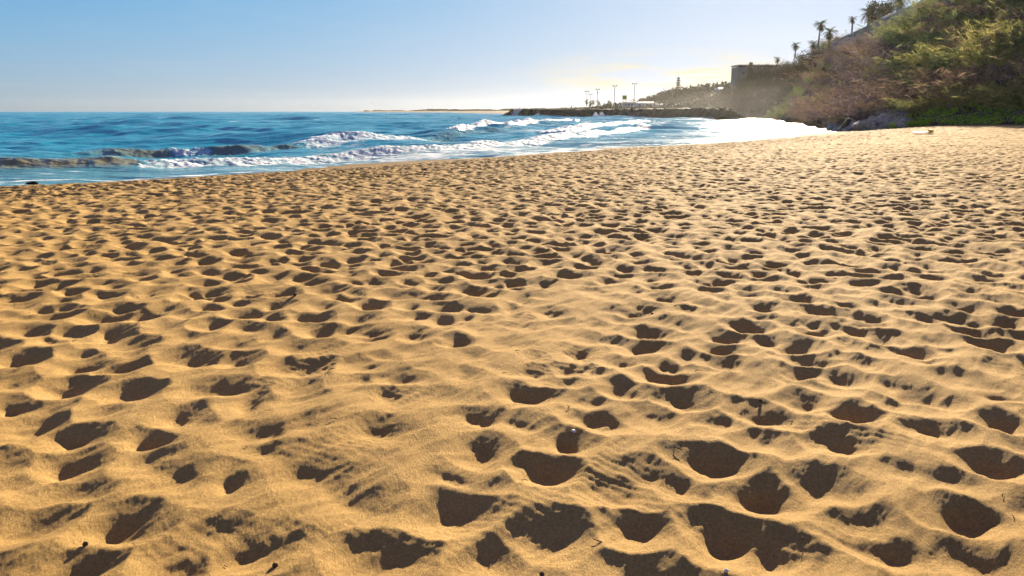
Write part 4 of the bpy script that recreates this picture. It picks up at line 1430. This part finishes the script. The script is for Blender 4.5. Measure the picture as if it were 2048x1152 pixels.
x, y = G(65, 372.5, SEA + .1); z = ground(x, y)
g = np.random.default_rng(3)
p_ = g.normal(size=(500, 3)) * np.array([.08, .06, .03]); p_[:, 2] = np.abs(p_[:, 2])
v_, f2 = leaf_quads(p_, unit(g.normal(size=(500, 3)) * np.array([1, 1, .4])), 0.04 + .05 * g.random(500), .015 + .03 * g.random(500), g)
o = obj("seaweed_clump", npmesh("seaweed_clump", v_, f2), M['weed'], None, (x, y, z + .02)); tag(o, "dark heap of seaweed at the water's edge on the left", "seaweed")

# twigs, shells and pebbles
def twig(px, py, L_, lab, fork=True, rz=0.):
    L_ = L_ * .75
    x, y = G(px, py, 0.0)
    z = ground(x, y)
    x, y = G(px, py, z); z = ground(x, y)
    m = MB()
    m.tube([(-L_ / 2, 0, .002), (-.1 * L_, .05 * L_, L_ * .10), (L_ * .25, 0, L_ * .12), (L_ / 2, -.06 * L_, L_ * .05)], [L_ * .05, L_ * .06, L_ * .045, L_ * .02], 6)
    if fork: m.tube([(-.05 * L_, .04 * L_, L_ * .08), (.1 * L_, .2 * L_, L_ * .22), (.2 * L_, .33 * L_, L_ * .26)], [L_ * .04, L_ * .03, L_ * .015], 6)
    o = m.build("twig", M['twig'], None, True, (x, y, z + .004)); o.rotation_euler = (0, 0, rz)
    tag(o, lab, "twig")


twig(1035, 703, .05, "short dark twig on pale sand left of a deep footprint", False, -.4)
twig(663, 741, .07, "forked dark twig on a smooth crest left of centre", True, .8)
twig(1138, 818, .055, "bent dark twig standing on a ridge at the middle of the sand", True, 1.2)
twig(1355, 900, .07, "small forked twig above a broad dark hollow", True, 2.2)
twig(1009, 746, .04, "tiny pale brown stick beside a hollow near the centre", False, .3)
twig(1190, 738, .045, "tiny dark stick right of the central hollows", False, 2.)
twig(1395, 745, .06, "thin stick at the right rim of a deep dark footprint", True, .5)
twig(2005, 992, .05, "dark stick near the right edge of the foreground sand", False, 1.)
twig(1030, 712, .03, "smallest chip of wood by the short dark twig", False, 1.5)
tw0 = [o_ for o_ in C.objects if o_.name.startswith('twig')][:4]
for k in range(26):
    px, py = 2048 * random.random(), 520 + 620 * random.random()
    x, y = G(px, py, 0.0); z = ground(x, y)
    o = tw0[k % 4].copy(); C.objects.link(o)
    o.location = (x, y, z + .003); o.rotation_euler = (0, 0, random.random() * 6.28); sc = .35 + .45 * random.random(); o.scale = (sc, sc, sc)
    tag(o, "tiny dark scrap of wood scattered on the open sand", "twig", "scraps of wood scattered on the sand")
for (px, py, r0, mk, nm, lab) in ((550, 1133, .011, 'twig', "pebble", "round black pebble on the sand at the bottom left"), (172, 1097, .012, 'twig', "pebble", "dark pebble at the rim of the big left hollow"),
                                  (1147, 876, .012, 'shell', "shell", "tiny white shell on the right rim of a dark hollow"), (1521, 807, .010, 'twig', "pebble", "small grey pebble on a crest right of centre"),
                                  (1084, 1150, .010, 'twig', "pebble", "dark pebble at the very bottom centre"), (1452, 1145, .010, 'shell', "shell", "pale shell fragment under the deep bottom right hollow"),
                                  (1305, 624, .012, 'twig', "pebble", "dark pebble on smooth sand right of the lane"), (590, 703 - 110, .02, 'twig', "pebble", "brown lump of sand crust left of centre")):
    x, y = G(px, py, 0.0); z = ground(x, y); x, y = G(px, py, z); z = ground(x, y)
    me_ = rock_mesh(nm, int(px), 2)
    o = obj(nm, me_, M[mk], None, (x, y, z + r0 * .5)); o.scale = (r0 * 1.2, r0, r0 * .8); tag(o, lab, nm)

# gulls over the sea
for px, py, Y, rz, lab in ((627, 211, 260, .4, "tiny gull low over the horizon left of the headland"), (745, 206, 300, -.5, "tiny gull flying above the start of the headland")):
    c = at(px, py, Y)
    root = empty("gull", tuple(c), rz); tag(root, lab, "gull")
    m = MB(); m.tube([(0, -.26, 0), (0, -.2, .02), (0, 0, .02), (0, .18, 0), (0, .3, -.01)], [.015, .05, .075, .05, .02], 8); m.build("body", M['gull'], root, True)
    for sg in (-1, 1):
        m = MB(); m.add([(0, -.08, .03), (0, .08, .03), (sg * .3, .09, .17), (sg * .3, -.07, .17), (sg * .62, .12, .08), (sg * .62, .06, .08)] + [(0, -.08, .015), (0, .08, .015), (sg * .3, .09, .155), (sg * .3, -.07, .155), (sg * .62, .12, .07), (sg * .62, .06, .07)],
                        [(0, 1, 2, 3), (3, 2, 4, 5), (9, 8, 7, 6), (11, 10, 8, 9), (0, 3, 9, 6), (3, 5, 11, 9), (1, 7, 8, 2), (2, 8, 10, 4), (4, 10, 11, 5)])
        m.build("wing", M['gull'], root)

# ------------------------------------------------------------------ air
def volume_box(name, lo, hi, dens, col, aniso):
    m = MB()
    m.box(((lo[0] + hi[0]) / 2, (lo[1] + hi[1]) / 2, (lo[2] + hi[2]) / 2), (hi[0] - lo[0], hi[1] - lo[1], hi[2] - lo[2]))
    mt = bpy.data.materials.new(name); mt.use_nodes = True
    n = mt.node_tree; n.nodes.clear()
    pv = n.nodes.new('ShaderNodeVolumePrincipled'); oo = n.nodes.new('ShaderNodeOutputMaterial')
    pv.inputs['Color'].default_value = col + (1,); pv.inputs['Density'].default_value = dens; pv.inputs['Anisotropy'].default_value = aniso
    n.links.new(pv.outputs[0], oo.inputs['Volume'])
    o = m.build(name, mt); tag(o, kind='stuff')
    return o


volume_box("haze", (-3600, -200, -6), (3600, 3600, 45), .000024, (1.0, .95, .88), .68)
# sunlit surf spray hanging over the far beach
mt = bpy.data.materials.new("surf_mist"); mt.use_nodes = True
mt.node_tree.nodes.clear()
pv = mt.node_tree.nodes.new('ShaderNodeVolumePrincipled'); oo = mt.node_tree.nodes.new('ShaderNodeOutputMaterial')
pv.inputs['Color'].default_value = (.95, .95, .95, 1); pv.inputs['Density'].default_value = .00019; pv.inputs['Anisotropy'].default_value = .3
mt.node_tree.links.new(pv.outputs[0], oo.inputs['Volume'])
for rad_, up_ in ((50, 9.5), (38, 7.5), (27, 5.5), (16, 3.8)):
    m = MB()
    for i in range(9):
        for k in range(24):
            a = math.pi * i / 8; w = 2 * math.pi * k / 24
            m.v.append((84 + rad_ * math.sin(a) * math.cos(w), 275 + 3.4 * rad_ * math.sin(a) * math.sin(w), 2 + up_ * math.cos(a)))
    for i in range(8):
        for k in range(24):
            m.f.append((i * 24 + k, (i + 1) * 24 + k, (i + 1) * 24 + (k + 1) % 24, i * 24 + (k + 1) % 24))
    tag(m.build("surf_mist", mt), "pale sunlit spray mist hanging over the far beach", "mist", kind='stuff')
